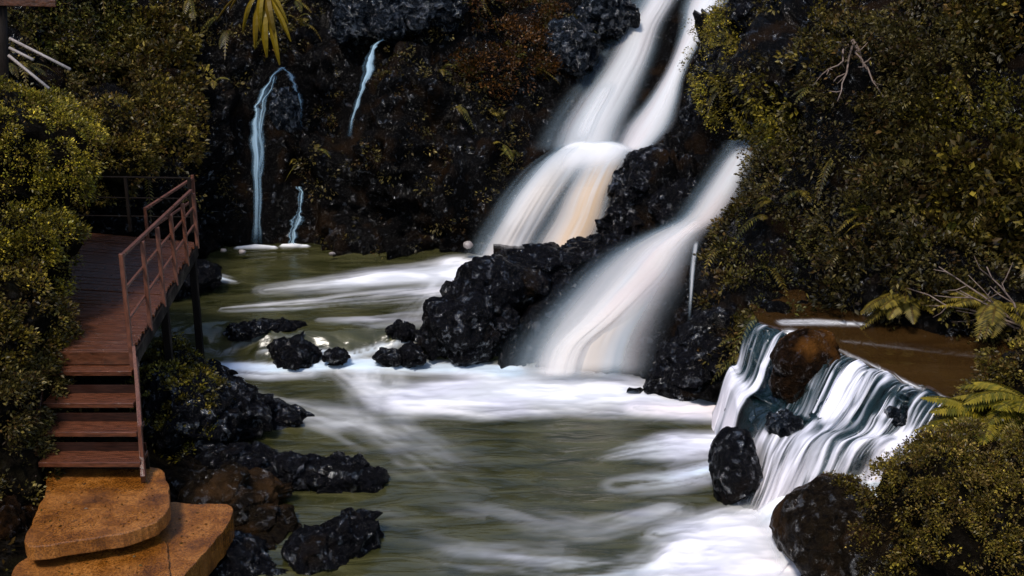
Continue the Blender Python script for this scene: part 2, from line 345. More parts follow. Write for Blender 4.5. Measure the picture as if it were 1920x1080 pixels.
# cliff shrubs: things one can tell apart, each gathers its own clumps; the rest is ground cover
CS = [ # px, py, rx, ry, palette, bright, leaf length, name, label, category
 (1400, 145, 52, 112, 'lime', 1.5, .055, 'shrub', 'tall narrow olive shrub on the black rock between the two upper falls', 'shrub'),
 (1490, 215, 50, 70, 'lime', 1.3, .09, 'shrub', 'yellow-green bush capping the right cliff corner beside the narrow olive shrub', 'shrub'),
 (1550, 60, 80, 70, 'olive', .85, .10, 'shrub', 'olive bush at the top edge of the photo above the pale dead twig', 'shrub'),
 (1540, 330, 110, 130, 'dull', 1.0, .075, 'shrub', 'large dark small-leaved bush bulging on the cliff right of the second fall', 'shrub'),
 (1720, 130, 100, 90, 'dull', 1.1, .09, 'shrub', 'brownish dry bush right of the pale dead twig', 'shrub'),
 (1690, 330, 80, 110, 'dull', 1.15, .12, 'shrub', 'grey-brown leafy bush in the middle of the right cliff', 'shrub'),
 (1850, 60, 130, 70, 'olive', .9, .12, 'shrub', 'olive bush in the top right corner of the photo', 'shrub'),
 (1850, 210, 110, 60, 'lime', .7, .08, 'shrub', 'yellowish bush below the one in the top right corner', 'shrub'),
 (1850, 400, 110, 90, 'olive', .9, .16, 'shrub', 'ferny olive bush at the right edge above the brown pool', 'shrub'),
 (1470, 500, 90, 80, 'green', .8, .065, 'shrub', 'low dark green bush on the cliff foot beside the wide lower fall', 'shrub'),
 (1640, 540, 100, 60, 'dull', .9, .10, 'shrub', 'dark bush overhanging the back of the brown pool', 'shrub'),
 (955, 80, 85, 95, 'rust', .6, .08, 'shrub', 'rusty brown bush on the cliff left of the top of the main fall', 'shrub'),
 (300, 120, 95, 75, 'olive', 1.0, .13, 'shrub', 'olive leafy bush high on the left slope beside the hanging palm fronds', 'shrub'),
 (160, 70, 90, 70, 'green', 1.2, .09, 'shrub', 'mixed green bush above the slanting pale poles', 'shrub'),
 (295, 270, 55, 60, 'olive', 1.2, .11, 'shrub', 'olive bush hanging above the far corner of the railing', 'shrub'),
 (200, 200, 70, 55, 'dull', 1.2, .10, 'shrub', 'dull brown bush under the slanting pale poles', 'shrub'),
]
ix = RNG.integers(1, gx.shape[0]-1, 60000); iy = RNG.integers(1, gx.shape[1]-1, 60000)
qx, qy = gx[ix, iy], gy[ix, iy]; qP = GD[ix, iy]; qN = GN2[ix, iy]; depth2 = qP[:, 1]**2
lump = ss(.40, .60, fbm(qP*1.5, 3, seed=21))
keep = RNG.random(len(qx)) < veg(qx, qy)*(depth2/420)*(.03+.97*lump)*.78*np.where((qx > -160) & (qx < 2080) & (qy > -130), 1, .18)
keep &= (qP[:, 2] > np.where(qx > 1440, 1.35, .5))
qx, qy, qP, qN = qx[keep], qy[keep], qP[keep], qN[keep]
own = np.full(len(qx), -1); bd = np.full(len(qx), 1.12)
for i, c in enumerate(CS):
    d = np.hypot((qx-c[0])/c[2], (qy-c[1])/c[3]); m = d < bd; own[m] = i; bd[m] = d[m]
for i, c in enumerate(CS):
    m = own == i; kb = .70 if c[0] > 1200 else .72; r = 1-np.clip(bd[m], 0, 1)
    vb = .75+.9*ss(.52, .68, fbm(qP[m]*.9, 2, seed=44))
    C0 = qP[m]+qN[m]*(.10+.45*r[:, None]+.25*ss(.45, .65, fbm(qP[m]*1.5, 3, seed=21))[:, None])+RNG.normal(size=(m.sum(), 3))*.06
    v, f, k = join([clumps(C0, qN[m], 34, .17, c[6]*.76, c[4], c[5]*kb), clumps(qP[m]+qN[m]*.04, qN[m], 8, .15, c[6], c[4], c[5]*.6)])
    tag(mesh_np(c[7], v, f, M['leaf'], attrs={'col': k}, smooth=False), c[8], c[9], 'shrubs on the cliffs')
m = own < 0; left = m & (qx < 1200); rt = m & (qx >= 1200)
v, f, k = join([clumps(qP[left]+qN[left]*.05, qN[left], 18, .15, .065, 'dull', 1.0), clumps(qP[rt]+qN[rt]*.08, qN[rt], 34, .16, .07, 'dull', .75), clumps(qP[rt][::3]+qN[rt][::3]*.1, qN[rt][::3], 14, .14, .08, 'olive', .7)])
tag(mesh_np('cliff_ground_cover', v, f, M['leaf'], attrs={'col': k}, smooth=False), 'mixed small-leaved ground cover clinging to the wet cliffs', 'ground cover', kind='stuff')
# ------------------------------------------------------------------ blobs: boulders and shrubs
_ico = {}
def ico(s):
    if s not in _ico:
        bm = bmesh.new(); bmesh.ops.create_icosphere(bm, subdivisions=s, radius=1)
        _ico[s] = (np.array([v.co[:] for v in bm.verts]), np.array([[v.index for v in f.verts] for f in bm.faces])); bm.free()
    return _ico[s]
def blob(c, r, sub=5, seed=0, facets=9, rough=.16, fr=1.6, rot=0., fine=.03, cut=.75, crag=1.0):
    D, F = ico(sub); rg = np.random.default_rng(seed)
    pl = rg.normal(size=(facets, 3)); pl /= np.linalg.norm(pl, axis=1, keepdims=True); h = rg.uniform(cut, 1.05, facets)
    t = np.maximum(D@pl.T, 1e-3)/h; rad = (np.sum(t**26, 1)+1)**(-1/26)
    r = np.asarray(r, float); P = D*rad[:, None]*r
    w = P/np.mean(r)
    P = P*(1+rough*1.6*(ridged(w*fr, 3, seed=seed)-.5)+crag*facet(w*1.5, seed)*.22)[:, None]+D*(crag*facet((P+seed)*4.2, seed+1)*.040)[:, None]+D*((ridged((P+seed)*3.5, 3, seed=seed+2, g=.5)-.5)*fine*2.6)[:, None]+D*((ridged((P+seed)*15, 2, seed=seed+5)**2-.3)*fine*.2)[:, None]
    ca, sa = math.cos(rot), math.sin(rot); R = np.array([[ca, -sa, 0], [sa, ca, 0], [0, 0, 1]])
    P = P@R.T+np.asarray(c)
    return P, F
def joinVF(parts):
    V = []; F = []; b = 0
    for v, f in parts: V.append(v); F.append(f+b); b += len(v)
    return np.concatenate(V), np.concatenate(F)
def surf_sample(V, F, n, flt=None):
    a, b, c = V[F[:, 0]], V[F[:, 1]], V[F[:, 2]]; nn = np.cross(b-a, c-a); ar = np.linalg.norm(nn, axis=1); nn = nn/(ar[:, None]+1e-12)
    if flt is not None: ar = ar*flt((a+b+c)/3, nn)
    i = RNG.choice(len(F), n, p=ar/ar.sum()); u = RNG.random((n, 2)); sw = u.sum(1) > 1; u[sw] = 1-u[sw]
    return a[i]+(b[i]-a[i])*u[:, :1]+(c[i]-a[i])*u[:, 1:], nn[i]
def boulder(label, parts, m='rock', moss=None, group='wet rocks in and beside the stream', name='boulder'):
    """parts: (px, py, Y, rx, ry, rz, rot, seed); px,py,Y is the centre"""
    vf = [blob(PZ(p[0], p[1], p[2]) if p[2] < 5 else PY(p[0], p[1], p[2]), p[3:6], 6 if m != 'rock_brown' else 5, p[7], rot=p[6], rough=(p[8] if len(p) > 8 else .16), crag=(.3 if len(p) > 8 else 1.0), fine=(.02 if len(p) > 8 else .03)) for p in parts]
    V, F = joinVF(vf); o = mesh_np(name, V, F, M[m]); tag(o, label, 'boulder', group)
    if moss:
        n, pal, L, rad, nl, br, flt = moss
        C, NN = surf_sample(V, F, n, flt); v, f, k = clumps(C, NN, nl, rad, L, pal, br)
        g = mesh_np('moss', v, f, M['leaf'], o, {'col': k}, smooth=False)
    return o
upf = lambda c, n: np.clip(n[:, 2]-.05, 0, 1)
boulder('big black rock with a tapering ridge standing between the two falls', [
    (872, 605, 18.0, .60, .6, .60, .2, 1), (905, 545, 18.5, .55, .6, .50, .5, 2), (955, 540, 18.9, .62, .6, .42, .3, 3),
    (1030, 505, 19.5, .62, .55, .34, .2, 4), (1110, 482, 20.1, .62, .5, .28, .2, 5), (1165, 470, 20.5, .45, .4, .24, .1, 6), (815, 640, 17.9, .24, .3, .26, 0, 7), (935, 620, 18.0, .3, .3, .45, 0, 9)])
boulder('small black rock sticking out of the rapids in the left half of the pool', [(553, 668, 17.75, .36, .35, .30, .1, 11)])
boulder('low dark rock just right of the small black rock in the rapids', [(632, 668, .20, .17, .15, .10, .3, 13)])
boulder('flat dark rock awash at the upstream edge of the left rapids', [(465, 618, .42, .36, .25, .12, .3, 14), (530, 612, .42, .3, .2, .10, .3, 15)])
boulder('small dark rock awash left of the big ridged rock', [(755, 622, .38, .17, .18, .13, .5, 16)])
boulder('low dark rock at the foot of the big ridged rock', [(730, 668, .18, .20, .2, .11, .5, 17), (770, 668, .2, .18, .2, .14, .5, 18)])
boulder('dark rock at the water edge under the far end of the railing', [(355, 520, 20.2, .45, .5, .30, .5, 19), (330, 530, 20.0, .4, .5, .35, 0, 20)])
boulder('mossy boulder beside the foot of the wooden stairs', [(335, 790, 14.6, .62, .75, .62, .2, 21), (325, 700, 16.2, .40, .6, .32, .4, 22)], 'rock',
        (420, 'lime', .05, .09, 18, .6, lambda c, n: np.clip(n[:, 2]-.15, 0, 1)*(c[:, 0] < -3.75)))
boulder('pointed dark rock reaching from the mossy boulder into the pool', [(405, 775, 15.4, .75, .5, .42, -.3, 23), (480, 790, 15.7, .62, .42, .26, -.25, 24), (540, 795, 15.75, .42, .25, .15, -.1, 25), (385, 710, 16.6, .4, .3, .2, -.6, 26)], 'rock')
boulder('long low black rock in the left foreground water', [(640, 900, .04, .46, .30, .24, -.1, 27), (560, 892, .06, .46, .3, .22, -.1, 28), (480, 880, .1, .4, .3, .24, 0, 29), (430, 868, .15, .42, .35, .26, 0, 30)])
boulder('black rock at the bottom edge nearest the camera in the pool', [(650, 1015, .04, .34, .30, .30, .1, 31), (590, 1040, .04, .32, .3, .24, 0, 32)])
boulder('arched dark brown boulder between the stone slabs and the pool', [(430, 945, 13.0, .52, .5, .36, .3, 33), (490, 1000, 12.7, .40, .5, .30, .3, 34), (345, 915, 13.5, .42, .35, .24, .1, 35)], 'rock_umber')
boulder('dark boulder cluster at the bottom right of the stone slabs', [(430, 1065, 11.9, .38, .4, .30, .2, 36), (520, 1065, 12.2, .36, .35, .2, .2, 37), (480, 1100, 11.8, .5, .4, .3, 0, 38)])
boulder('dark stone at the lower left edge beside the stone slabs', [(10, 1010, 11.6, .35, .4, .45, .2, 39), (-20, 1080, 11.2, .4, .4, .4, .2, 40)], 'rock_brown')
boulder('smooth black boulder in front of the low cascade on the right', [(1382, 880, 13.45, .30, .36, .50, .3, 41, .07)], 'rock')
boulder('rusty brown boulder perched on the lip of the brown pool', [(1512, 672, 14.65, .44, .36, .36, .3, 42, .06), (1490, 715, 14.6, .30, .3, .34, .3, 142, .06)], 'rock_brown')
boulder('black rock hump between the upper and the second fall', [(1215, 350, 21.5, .62, .5, .62, .5, 43), (1265, 390, 21.0, .5, .45, .5, .5, 44), (1180, 420, 21.2, .45, .4, .45, 0, 45)])
boulder('dark rock at the cliff foot where the wide lower fall lands', [(1290, 700, 16.8, .55, .5, .45, .2, 46), (1345, 650, 16.9, .5, .5, .6, .2, 47)])
boulder('brown topped boulder in the lower right corner', [(1560, 1010, 11.9, .62, .6, .66, .2, 48, .1), (1640, 1060, 11.5, .6, .6, .6, .2, 49, .1)], 'rock_umber',
        (300, 'olive', .032, .05, 14, .6, lambda c, n: np.clip(n[:, 2]-.1, 0, 1)*(fbm(c*2, 2, seed=4) > .48)*(c[:, 0] > 3.45)))
boulder('glistening blue-black rock high on the cliff above the slanting trickle', [(690, 15, 24.9, .7, .5, .6, 0, 81), (730, 50, 24.4, .3, .3, .3, 0, 82), (655, 40, 24.5, .35, .3, .4, 0, 83)], 'rock_glint')
boulder('glistening dark rock at the top edge left of the rusty bush', [(820, 15, 25.2, .6, .5, .45, 0, 84), (770, 35, 24.9, .35, .4, .3, 0, 86)], 'rock_glint')
boulder('glistening rock beside the top left edge of the main fall', [(1130, 25, 26.0, .55, .5, .5, 0, 85), (1075, 90, 25.2, .5, .5, .6, 0, 87)], 'rock_glint')
boulder('steep black rock hugging the right edge of the main fall', [(1352, 120, 24.6, .42, .5, .8, 0, 88), (1318, 215, 23.5, .33, .4, .55, 0, 89), (1420, 20, 24.0, .5, .5, .5, 0, 90)])
boulder('glistening rock between the narrow olive shrub and the cliff corner bush', [(1480, 60, 22.5, .5, .5, .45, 0, 91), (1465, 120, 21.9, .35, .4, .4, 0, 92)], 'rock_glint')
boulder('small glistening knob between the two arms of the arching trickle', [(535, 205, 23.4, .26, .3, .36, 0, 93)], 'rock_glint')
for i, (px, py, r, lb) in enumerate([(418, 468, .06, 'pale pebble by the thin fall at the far left shore'), (455, 470, .05, 'small pale pebble just left of the thin fall'), (623, 474, .05, 'pale stone on the far shore between the thin falls and the main fall'), (877, 457, .055, 'whitish stone at the left foot of the main fall')]):
    V, F = blob(PY(px, py+2, 22.0), (r*.8, r*.6, r*.45), 3, 60+i, rough=.3); tag(mesh_np('stone', V, F, M['pale_pole']), lb, 'stone', 'pale stones on the far shore')
# lower-right mound with leaves, left bank shrubs
def shrub(label, px, py, Y, r, n, pal, L=.075, bright=1, seed=0, core='soil', nl=26, rad=.12, name='shrub', group='shrubs on the banks', pal2=None, up=-.35):
    V, F = blob(PY(px, py, Y), r, 5, seed, facets=5, rough=.28, fr=1.5, fine=.09, cut=.85, crag=.2)
    o = mesh_np(name, V, F, M[core]); tag(o, label, 'shrub', group)
    C, NN = surf_sample(V, F, n, lambda c, nn: np.clip(nn[:, 2]-up, 0, 1)*(nn[:, 1] < .5)*(.06+.94*ss(.42, .58, fbm(c*2.6, 2, seed=seed))))
    L = L*.78; nl = int(nl*1.35)
    ps = [clumps(C+NN*(.03+.12*ss(.45, .62, fbm(C*2.6, 2, seed=seed)))[:, None], NN, nl, rad, L, pal, bright)]
    if pal2: ps.append(clumps(C[::3]+NN[::3]*.08, NN[::3], nl//2, rad, L, pal2, bright))
    v, f, k = join(ps); mesh_np('foliage', v, f, M['leaf'], o, {'col': k}, smooth=False); return o
shrub('big yellow-green rounded bush at the left edge above the stairs', -15, 320, 15.3, (.95, .9, .85), 900, 'lime', .052, 1.4, 71, pal2='olive')
shrub('leafy bush at the left edge beside the boardwalk planks', 0, 480, 14.6, (.75, .9, .72), 800, 'lime', .055, 1.0, 72, pal2='dull')
shrub('dark leafy bush left of the upper wooden steps', -14, 640, 13.5, (.58, .9, .75), 620, 'olive', .065, .9, 73, pal2='dull')
shrub('dark trailing plants left of the lower wooden steps', -16, 790, 12.7, (.46, .7, .60), 420, 'dull', .065, 1.0, 74)
shrub('low dark plants between the left edge and the stone slab', -12, 900, 12.1, (.40, .5, .40), 260, 'dull', .06, .9, 75)
shrub('small olive bush behind the left end of the far railing', 190, 290, 20.1, (.60, .6, .70), 420, 'olive', .08, 1.1, 76)
shrub('yellow-green tuft at the top of the left bank under the pale poles', 60, 270, 16.6, (.65, .8, .55), 420, 'lime', .06, 1.3, 77, pal2='olive')
shrub('leafy mound filling the lower right corner', 1890, 1020, 11.3, (1.25, .9, 1.05), 1500, 'olive', .044, 1.05, 78, pal2='olive', rad=.10, up=-.5)
shrub('rusty leafed patch of plants on the lower right mound', 1830, 965, 11.9, (.60, .7, .72), 620, 'rust', .042, .9, 79, pal2='olive', rad=.09)
shrub('dark leaves at the shore right of the low cascade', 1895, 890, 12.3, (.80, .7, .62), 700, 'olive', .045, .8, 80, pal2='dull', rad=.10)
shrub('dense dark plants at the right edge beside the brown pool', 2000, 820, 12.6, (1.0, .8, .95), 500, 'olive', .055, .9, 82, rad=.10)
# ------------------------------------------------------------------ fronds, twigs
def frond(base, d, L, n=26, w=.16, droop=.5, pal='lime', br=1.0, lw=.03, stem=None):
    d = np.asarray(d, float); d /= np.linalg.norm(d); t = np.linspace(0, 1, n)
    P = np.asarray(base)+np.outer(t*L, d); P[:, 2] -= droop*L*t**2
    T = np.gradient(P, axis=0); T /= np.linalg.norm(T, axis=1, keepdims=True); S = np.cross(T, (0, 0, 1)); S /= np.linalg.norm(S, axis=1, keepdims=True)+1e-9
    prof = np.sin(np.pi*np.clip(t*.86+.12, 0, 1))**.7*w; p = PAL[pal]; out = []
    for s in (-1, 1):
        D = S*s+T*.45; D[:, 2] -= .15; c = p[RNG.integers(0, 3, n)]*RNG.uniform(.8, 1.3, (n, 1))*br
        Up = np.cross(S, T); Up *= np.where(Up[:, 2:] < 0, -1, 1)
        Dn = D/np.linalg.norm(D, axis=1, keepdims=True); ll = prof[:, None]*RNG.uniform(.85, 1.1, (n, 1))
        a = P; b_ = P+Dn*ll*.4+T*lw*.5; cc = P+Dn*ll-np.array([0, 0, 1])*ll*.2; e = P+Dn*ll*.4-T*lw*.5
        V = np.stack([a, b_, cc, e], 1).reshape(-1, 3); k = np.arange(n)[:, None]*4
        out.append((V, np.concatenate([k+[0, 1, 2], k+[0, 2, 3]], 1).reshape(-1, 3), np.repeat(c, 4, 0)))
    mid = np.stack([P-S*.006, P+S*.006], 1).reshape(-1, 3); k = np.arange(n-1)[:, None]*2
    out.append((mid, np.concatenate([k+[0, 1, 3], k+[0, 3, 2]], 1).reshape(-1, 3), np.tile(p[3]*br, (2*n, 1))))
    return join(out)
def fern(label, base, n, L, dirs, pal, br, w=.16, droop=.5, lw=.03, name='fern', group='ferns on the banks', cat='fern'):
    parts = []
    for i in range(n):
        a = math.radians(RNG.uniform(*dirs)); e = RNG.uniform(.15, .75)
        parts.append(frond(np.asarray(base)+RNG.normal(size=3)*.03, (math.cos(a), math.sin(a), e), L*RNG.uniform(.7, 1.15), w=w, droop=droop*RNG.uniform(.7, 1.3), pal=pal, br=br*RNG.uniform(.75, 1.2), lw=lw))
    v, f, k = join(parts); return tag(mesh_np(name, v, f, M['leaf'], attrs={'col': k}, smooth=False), label, cat, group)
fern('yellow-green fern over the right end of the low cascade', PY(1850, 790, 12.1), 16, .8, (130, 290), 'lime', .8, .17, .45, .05)
fern('yellow-green fern at the right edge by the brown pool', PY(1925, 755, 12.1), 14, .8, (130, 290), 'lime', .8, .17, .45, .05)
fern('small bright fern on the crest of the lower right mound', PY(1775, 850, 12.2), 8, .5, (120, 270), 'lime', .7, .12, .4, .04)
fern('fern with arching fronds on the right cliff above the brown pool', PY(1840, 350, 16.9), 11, .75, (180, 330), 'olive', 1.3, .15, .9, .04)
fern('fern hanging low over the back of the brown pool', PY(1700, 560, 15.9), 11, .8, (180, 330), 'olive', 1.2, .15, .6, .04)
fern('fern spreading at the right edge just above the brown pool', PY(1870, 570, 15.3), 12, .9, (170, 320), 'olive', 1.2, .16, .5, .04)
fern('small fern tuft on the middle of the right cliff', PY(1720, 375, 17.0), 7, .5, (180, 340), 'olive', 1.2, .11, .8, .04)
# hanging palm-like plant, broad drooping leaves
parts = []
hub = PY(500, -15, 23.6)
for (ex, ey, w, pal) in [(455, 60, .10, 'lime'), (478, 92, .12, 'lime'), (500, 108, .14, 'lime'), (524, 122, .12, 'lime'), (545, 78, .10, 'lime'), (540, 45, .08, 'lime'), (405, 40, .08, 'olive'), (515, 70, .12, 'olive'), (430, 20, .08, 'olive'), (488, 60, .11, 'lime')]:
    e = PY(ex, ey, 22.9); t = np.linspace(0, 1, 12); P = hub+np.outer(t, e-hub); P[:, 2] += .35*np.sin(np.pi*t)*.6; P[:, 1] -= .25*np.sin(np.pi*t)
    S = np.array([.9, -.3, .3]); S = S/np.linalg.norm(S); wd = w*1.35*np.sin(np.pi*np.clip(t*.95+.03, 0, 1))**.6
    V = np.stack([P-S*wd[:, None]*.5+[0, .02, 0], P-[0, .03, 0]*np.ones((12, 1)), P+S*wd[:, None]*.5+[0, .02, 0]], 1).reshape(-1, 3)
    k = np.arange(11)[:, None]*3; F = np.concatenate([k+[0, 1, 4], k+[0, 4, 3], k+[1, 2, 5], k+[1, 5, 4]], 1).reshape(-1, 3)
    parts.append((V, F, np.tile(PAL[pal][RNG.integers(1, 3)]*RNG.uniform(.35, .95)*np.array([1.15, 1, .8]), (36, 1))))
v, f, k = join(parts); tag(mesh_np('hanging_plant', v, f, M['leaf'], attrs={'col': k}, smooth=False), 'hanging plant with long drooping yellow leaves above the thin left fall', 'plant')
def twig(label, base, tips, r=.018, sub=3):
    mb = MB(); base = np.asarray(base)
    for tp in tips:
        tp = np.asarray(tp); t = np.linspace(0, 1, 7); P = base+np.outer(t, tp-base)+RNG.normal(size=(7, 3))*.03*np.sin(np.pi*t)[:, None]
        mb.tube(list(P), list(np.linspace(r, r*.35, 7)), 5)
        for q in range(sub):
            i = RNG.integers(2, 6); dd = (tp-base)*RNG.uniform(.15, .35)+RNG.normal(size=3)*.15
            mb.tube([P[i], P[i]+dd*.5+RNG.normal(size=3)*.02, P[i]+dd], [r*.5, r*.4, r*.2], 4)
    return tag(mb.build('twig', M['twig'], smooth=True), label, 'twig', 'bare twigs on the right cliff')
twig('pale forked dead twig high on the right cliff', PY(1600, 75, 18.6), [PY(1625, 130, 18.2), PY(1570, 190, 18.1), PY(1660, 190, 18.0), PY(1550, 140, 18.3)], .022)
twig('thin bare twigs reaching over the brown pool at the right edge', PY(1935, 625, 14.9), [PY(1760, 500, 15.4), PY(1800, 545, 15.2), PY(1850, 500, 15.3), PY(1700, 540, 15.6)], .02, 4)
# small fronds and arching stems mixed through the cliff ground cover
fp = []
sel = RNG.choice(len(qP), 230, replace=False)
for i in sel:
    b = qP[i]+qN[i]*.12; nl = RNG.integers(2, 5)
    for q in range(nl):
        d = qN[i]*.9+RNG.normal(size=3)*.55; d[2] += .15
        fp.append(frond(b, d, RNG.uniform(.28, .6), n=14, w=RNG.uniform(.06, .11), droop=RNG.uniform(.5, 1.1), pal='olive' if RNG.random() < .6 else 'green', br=RNG.uniform(.5, 1.15), lw=.035))
v, f, k = join(fp); tag(mesh_np('cliff_fern_cover', v, f, M['leaf'], attrs={'col': k}, smooth=False), 'small fern fronds growing all through the cliff ground cover', 'ground cover', kind='stuff')
# ------------------------------------------------------------------ waterfalls
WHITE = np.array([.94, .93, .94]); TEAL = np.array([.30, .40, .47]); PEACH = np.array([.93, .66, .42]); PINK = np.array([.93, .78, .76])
def sheet(name, st, off, seed, dens=1.0, edge=.35, streak=1.0, ns=160, nt=70, bulge=.18, peach=0., parent=None, ends=(.0, .06), Yf=None, tpow=1., pin=0., veil=False, arch=0., tint=None, jit=0.):
    s = np.array(st, float); tt = np.linspace(0, 1, len(s)); u = np.linspace(0, 1, ns)
    def cr(y):  # smooth interpolation
        i = np.clip(np.searchsorted(tt, u, 'right')-1, 0, len(s)-2); h = tt[1]; f = (u-tt[i])/h
        ym = y[np.maximum(i-1, 0)]; yp = y[np.minimum(i+2, len(s)-1)]; a, b = y[i], y[i+1]
        m0, m1 = (b-ym)/2, (yp-a)/2
        return (2*f**3-3*f**2+1)*a+(f**3-2*f**2+f)*m0+(-2*f**3+3*f**2)*b+(f**3-f**2)*m1
    Yp, xl, xr = cr(s[:, 0]), cr(s[:, 1]), cr(s[:, 2]); t = np.linspace(-1, 1, nt)
    U, T = np.meshgrid(u, t, indexing='ij'); PX = (xl+xr)[:, None]/2+(xr-xl)[:, None]/2*T
    if jit:
        wj = 1+jit*1.6*(fbm(np.stack([U*14+seed, U*0, U*0], -1), 3)-.5); PX = (xl+xr)[:, None]/2+(xr-xl)[:, None]/2*T*wj+jit*14*(fbm(np.stack([U*9, U*0+seed, U*0], -1), 3)-.5)
    PYY = np.repeat(Yp[:, None], nt, 1)+arch*T**2*(1-U)**2
    Yd = (cliffY if Yf is None else Yf)(PX, PYY)
    lenm = abs(s[-1, 0]-s[0, 0])/90
    nz = fbm(np.stack([U*lenm*.22+seed, T*3.2, U*0+seed], -1), 4, .6, seed)
    nz2 = fbm(np.stack([U*lenm*.8+seed, T*11, U*0+seed*2], -1), 3, .6, seed+3)
    P = PY(PX, PYY, Yd-off-bulge*(1-T**2)-.09*(nz-.5)-.02*(nz2-.5))
    env = 1-np.abs(T+(nz-.5)*.18)**2; env = ss(0, edge+.3, env*.75)**1.3
    al = env*np.clip(dens*(1-streak*.9*ss(.42, .72, 1-nz)*.8)+(nz2-.5)*.55*streak, 0, 1)
    if ends[0]: al *= ss(0, ends[0], U)
    if ends[1]: al *= 1-ss(1-ends[1], 1, U)*.9
    al = np.clip(al, 0, 1)**tpow
    wk = (ss(.15, .85, al*(.45+.9*nz)) if veil else ss(.0, .48, al*(.5+.9*nz)))[..., None]
    col = TEAL*(1-wk)+WHITE*wk
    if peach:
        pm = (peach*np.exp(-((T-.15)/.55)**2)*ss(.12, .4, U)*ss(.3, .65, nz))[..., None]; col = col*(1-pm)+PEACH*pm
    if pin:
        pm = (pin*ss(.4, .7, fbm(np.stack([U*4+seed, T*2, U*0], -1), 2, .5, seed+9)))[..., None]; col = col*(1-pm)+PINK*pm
    if tint is not None: col = col*np.array(tint)
    return mesh_np(name, P, gridF(ns, nt), M['fall'], parent, {'foam': al.ravel(), 'col': col.reshape(-1, 3)})
DCP = np.array([(1450, 250, 21.9), (1420, 290, 21.3), (1370, 360, 20.7), (1310, 440, 19.8), (1200, 470, 19.6), (1250, 520, 18.8), (1200, 560, 18.2), (1100, 510, 19.0), (1050, 550, 18.35), (1000, 600, 17.95), (950, 660, 17.6), (1100, 620, 17.7), (1100, 700, 17.35), (1000, 700, 17.4), (1240, 620, 17.7), (1240, 700, 17.05), (1320, 560, 17.9)], float)
DX, DW = tps_fit(DCP)
def dY(px, py):
    sh = np.shape(px); q = np.stack([np.ravel(px), np.ravel(py)], 1)/1000; r = np.linalg.norm(q[:, None]-DX[None], axis=2)
    return ((np.where(r > 0, r*r*np.log(r+1e-12), 0))@DW[:len(DX)]+DW[len(DX)]+q@DW[len(DX)+1:]).reshape(sh)
DXg, DYg = np.meshgrid(np.arange(925, 1340, 4.0), np.arange(445, 745, 4.0), indexing='ij'); lx = np.interp(DYg, [445, 480, 520, 560, 600, 650, 720], [1210, 1130, 1070, 1020, 985, 950, 940])
Yd_ = dY(DXg, DYg)+1.6*ss(0, 60, lx-DXg)+1.2*ss(0, 25, 470-DYg); Dp = PY(DXg, DYg, Yd_+.10)
Dp = Dp+np.array([0, -.7, .5])*((ridged(Dp*2.4, 4, seed=4)-.55)*.34+(ridged(Dp*8, 2, seed=6)-.5)*.08)[..., None]
tag(mesh_np('boulder', Dp, gridF(*DXg.shape)[:, ::-1], M['rock']), 'sloping dark rock face under the broad lower fall', 'boulder', 'wet rocks in and beside the stream')
def shift(st, dl, dr): return [(a, l+dl, r+dr) for a, l, r in st]
wf = empty('waterfall', tuple(PY(1050, 495, 21.6))); wf_inv = -np.array(wf.location)
def fallobj(label, loc, items, group='waterfalls of the gorge'):
    e = empty('waterfall', (0, 0, 0)); tag(e, label, 'waterfall', group)
    for it in items: it.parent = e
    return e
bpy.data.objects.remove(wf)
fallobj('tall white main fall in two strands from the top, breaking over a ledge', None, [
    sheet('upper_strand', shift(FALLS['A'], -46, 6), .04, 1, .48, 1.0, .8, veil=True, bulge=.08),
    sheet('upper_strand', shift(FALLS['A'], -16, 4), .14, 2, 1.8, .95, .35, pin=.3),
    sheet('right_strand', shift(FALLS['B'], -8, 4), .05, 3, .55, .9, .8, veil=True, bulge=.08),
    sheet('right_strand', shift(FALLS['B'], -10, 4), .20, 4, 1.6, .85, .45, pin=.4),
    sheet('spray_tongue', [(150, 1128, 1165), (180, 1100, 1160), (220, 1075, 1140), (270, 1050, 1120)], .28, 5, .6, 1.0, .7, bulge=.08, ends=(.25, .2)),
    sheet('apron', shift(FALLS['C1'], -28, 12), .08, 6, .46, 1.0, .8, veil=True, arch=40, bulge=.12, ends=(.1, .06)),
    sheet('apron', shift(FALLS['C1'], -6, 14), .22, 7, 1.8, .9, .28, arch=32, bulge=.25, ends=(.08, .06), peach=.35),
    sheet('apron', shift(FALLS['C2'], -16, 4), .24, 8, 1.8, .9, .25, arch=28, bulge=.25, ends=(.08, .05), peach=1.0),
    sheet('ledge_crest', [(262, 1040, 1205), (272, 1030, 1215), (292, 1010, 1205), (320, 985, 1180), (350, 960, 1160)], .40, 9, 1.7, .9, .2, arch=34, bulge=.25, ends=(.3, .6)),
])
fallobj('broad lower fall fanning out right of the big ridged rock', None, [
    sheet('veil', shift(FALLS['D'], -50, 8), .22, 11, .50, 1.0, .8, bulge=.1, Yf=dY, veil=True),
    sheet('stream', shift(FALLS['D'], -30, 4), .30, 12, 1.5, 1.0, .5, Yf=dY, bulge=.2, ends=(.1, .06), pin=.5, peach=.45),
    sheet('stream', [(400, 1290, 1358), (432, 1240, 1325), (465, 1180, 1306), (510, 1130, 1285), (550, 1095, 1245), (600, 1055, 1190), (650, 1010, 1130), (712, 985, 1110)], .40, 13, 1.7, 1.1, .1, Yf=dY, bulge=.22, ends=(.15, .05), pin=.4, peach=.2),
    sheet('side_trickle', [(450, 1300, 1312), (500, 1293, 1305), (550, 1291, 1300), (600, 1288, 1296)], .22, 14, .8, .9, .5, bulge=.05, nt=14, ends=(.1, .4)),
])
THIN = dict(bulge=.05, nt=16, edge=.8, streak=1.0, jit=1.0, tint=(.50, .72, .86))
def thin(st): return [(y, x-w*1.35, x+w*1.35) for y, x, w in st]
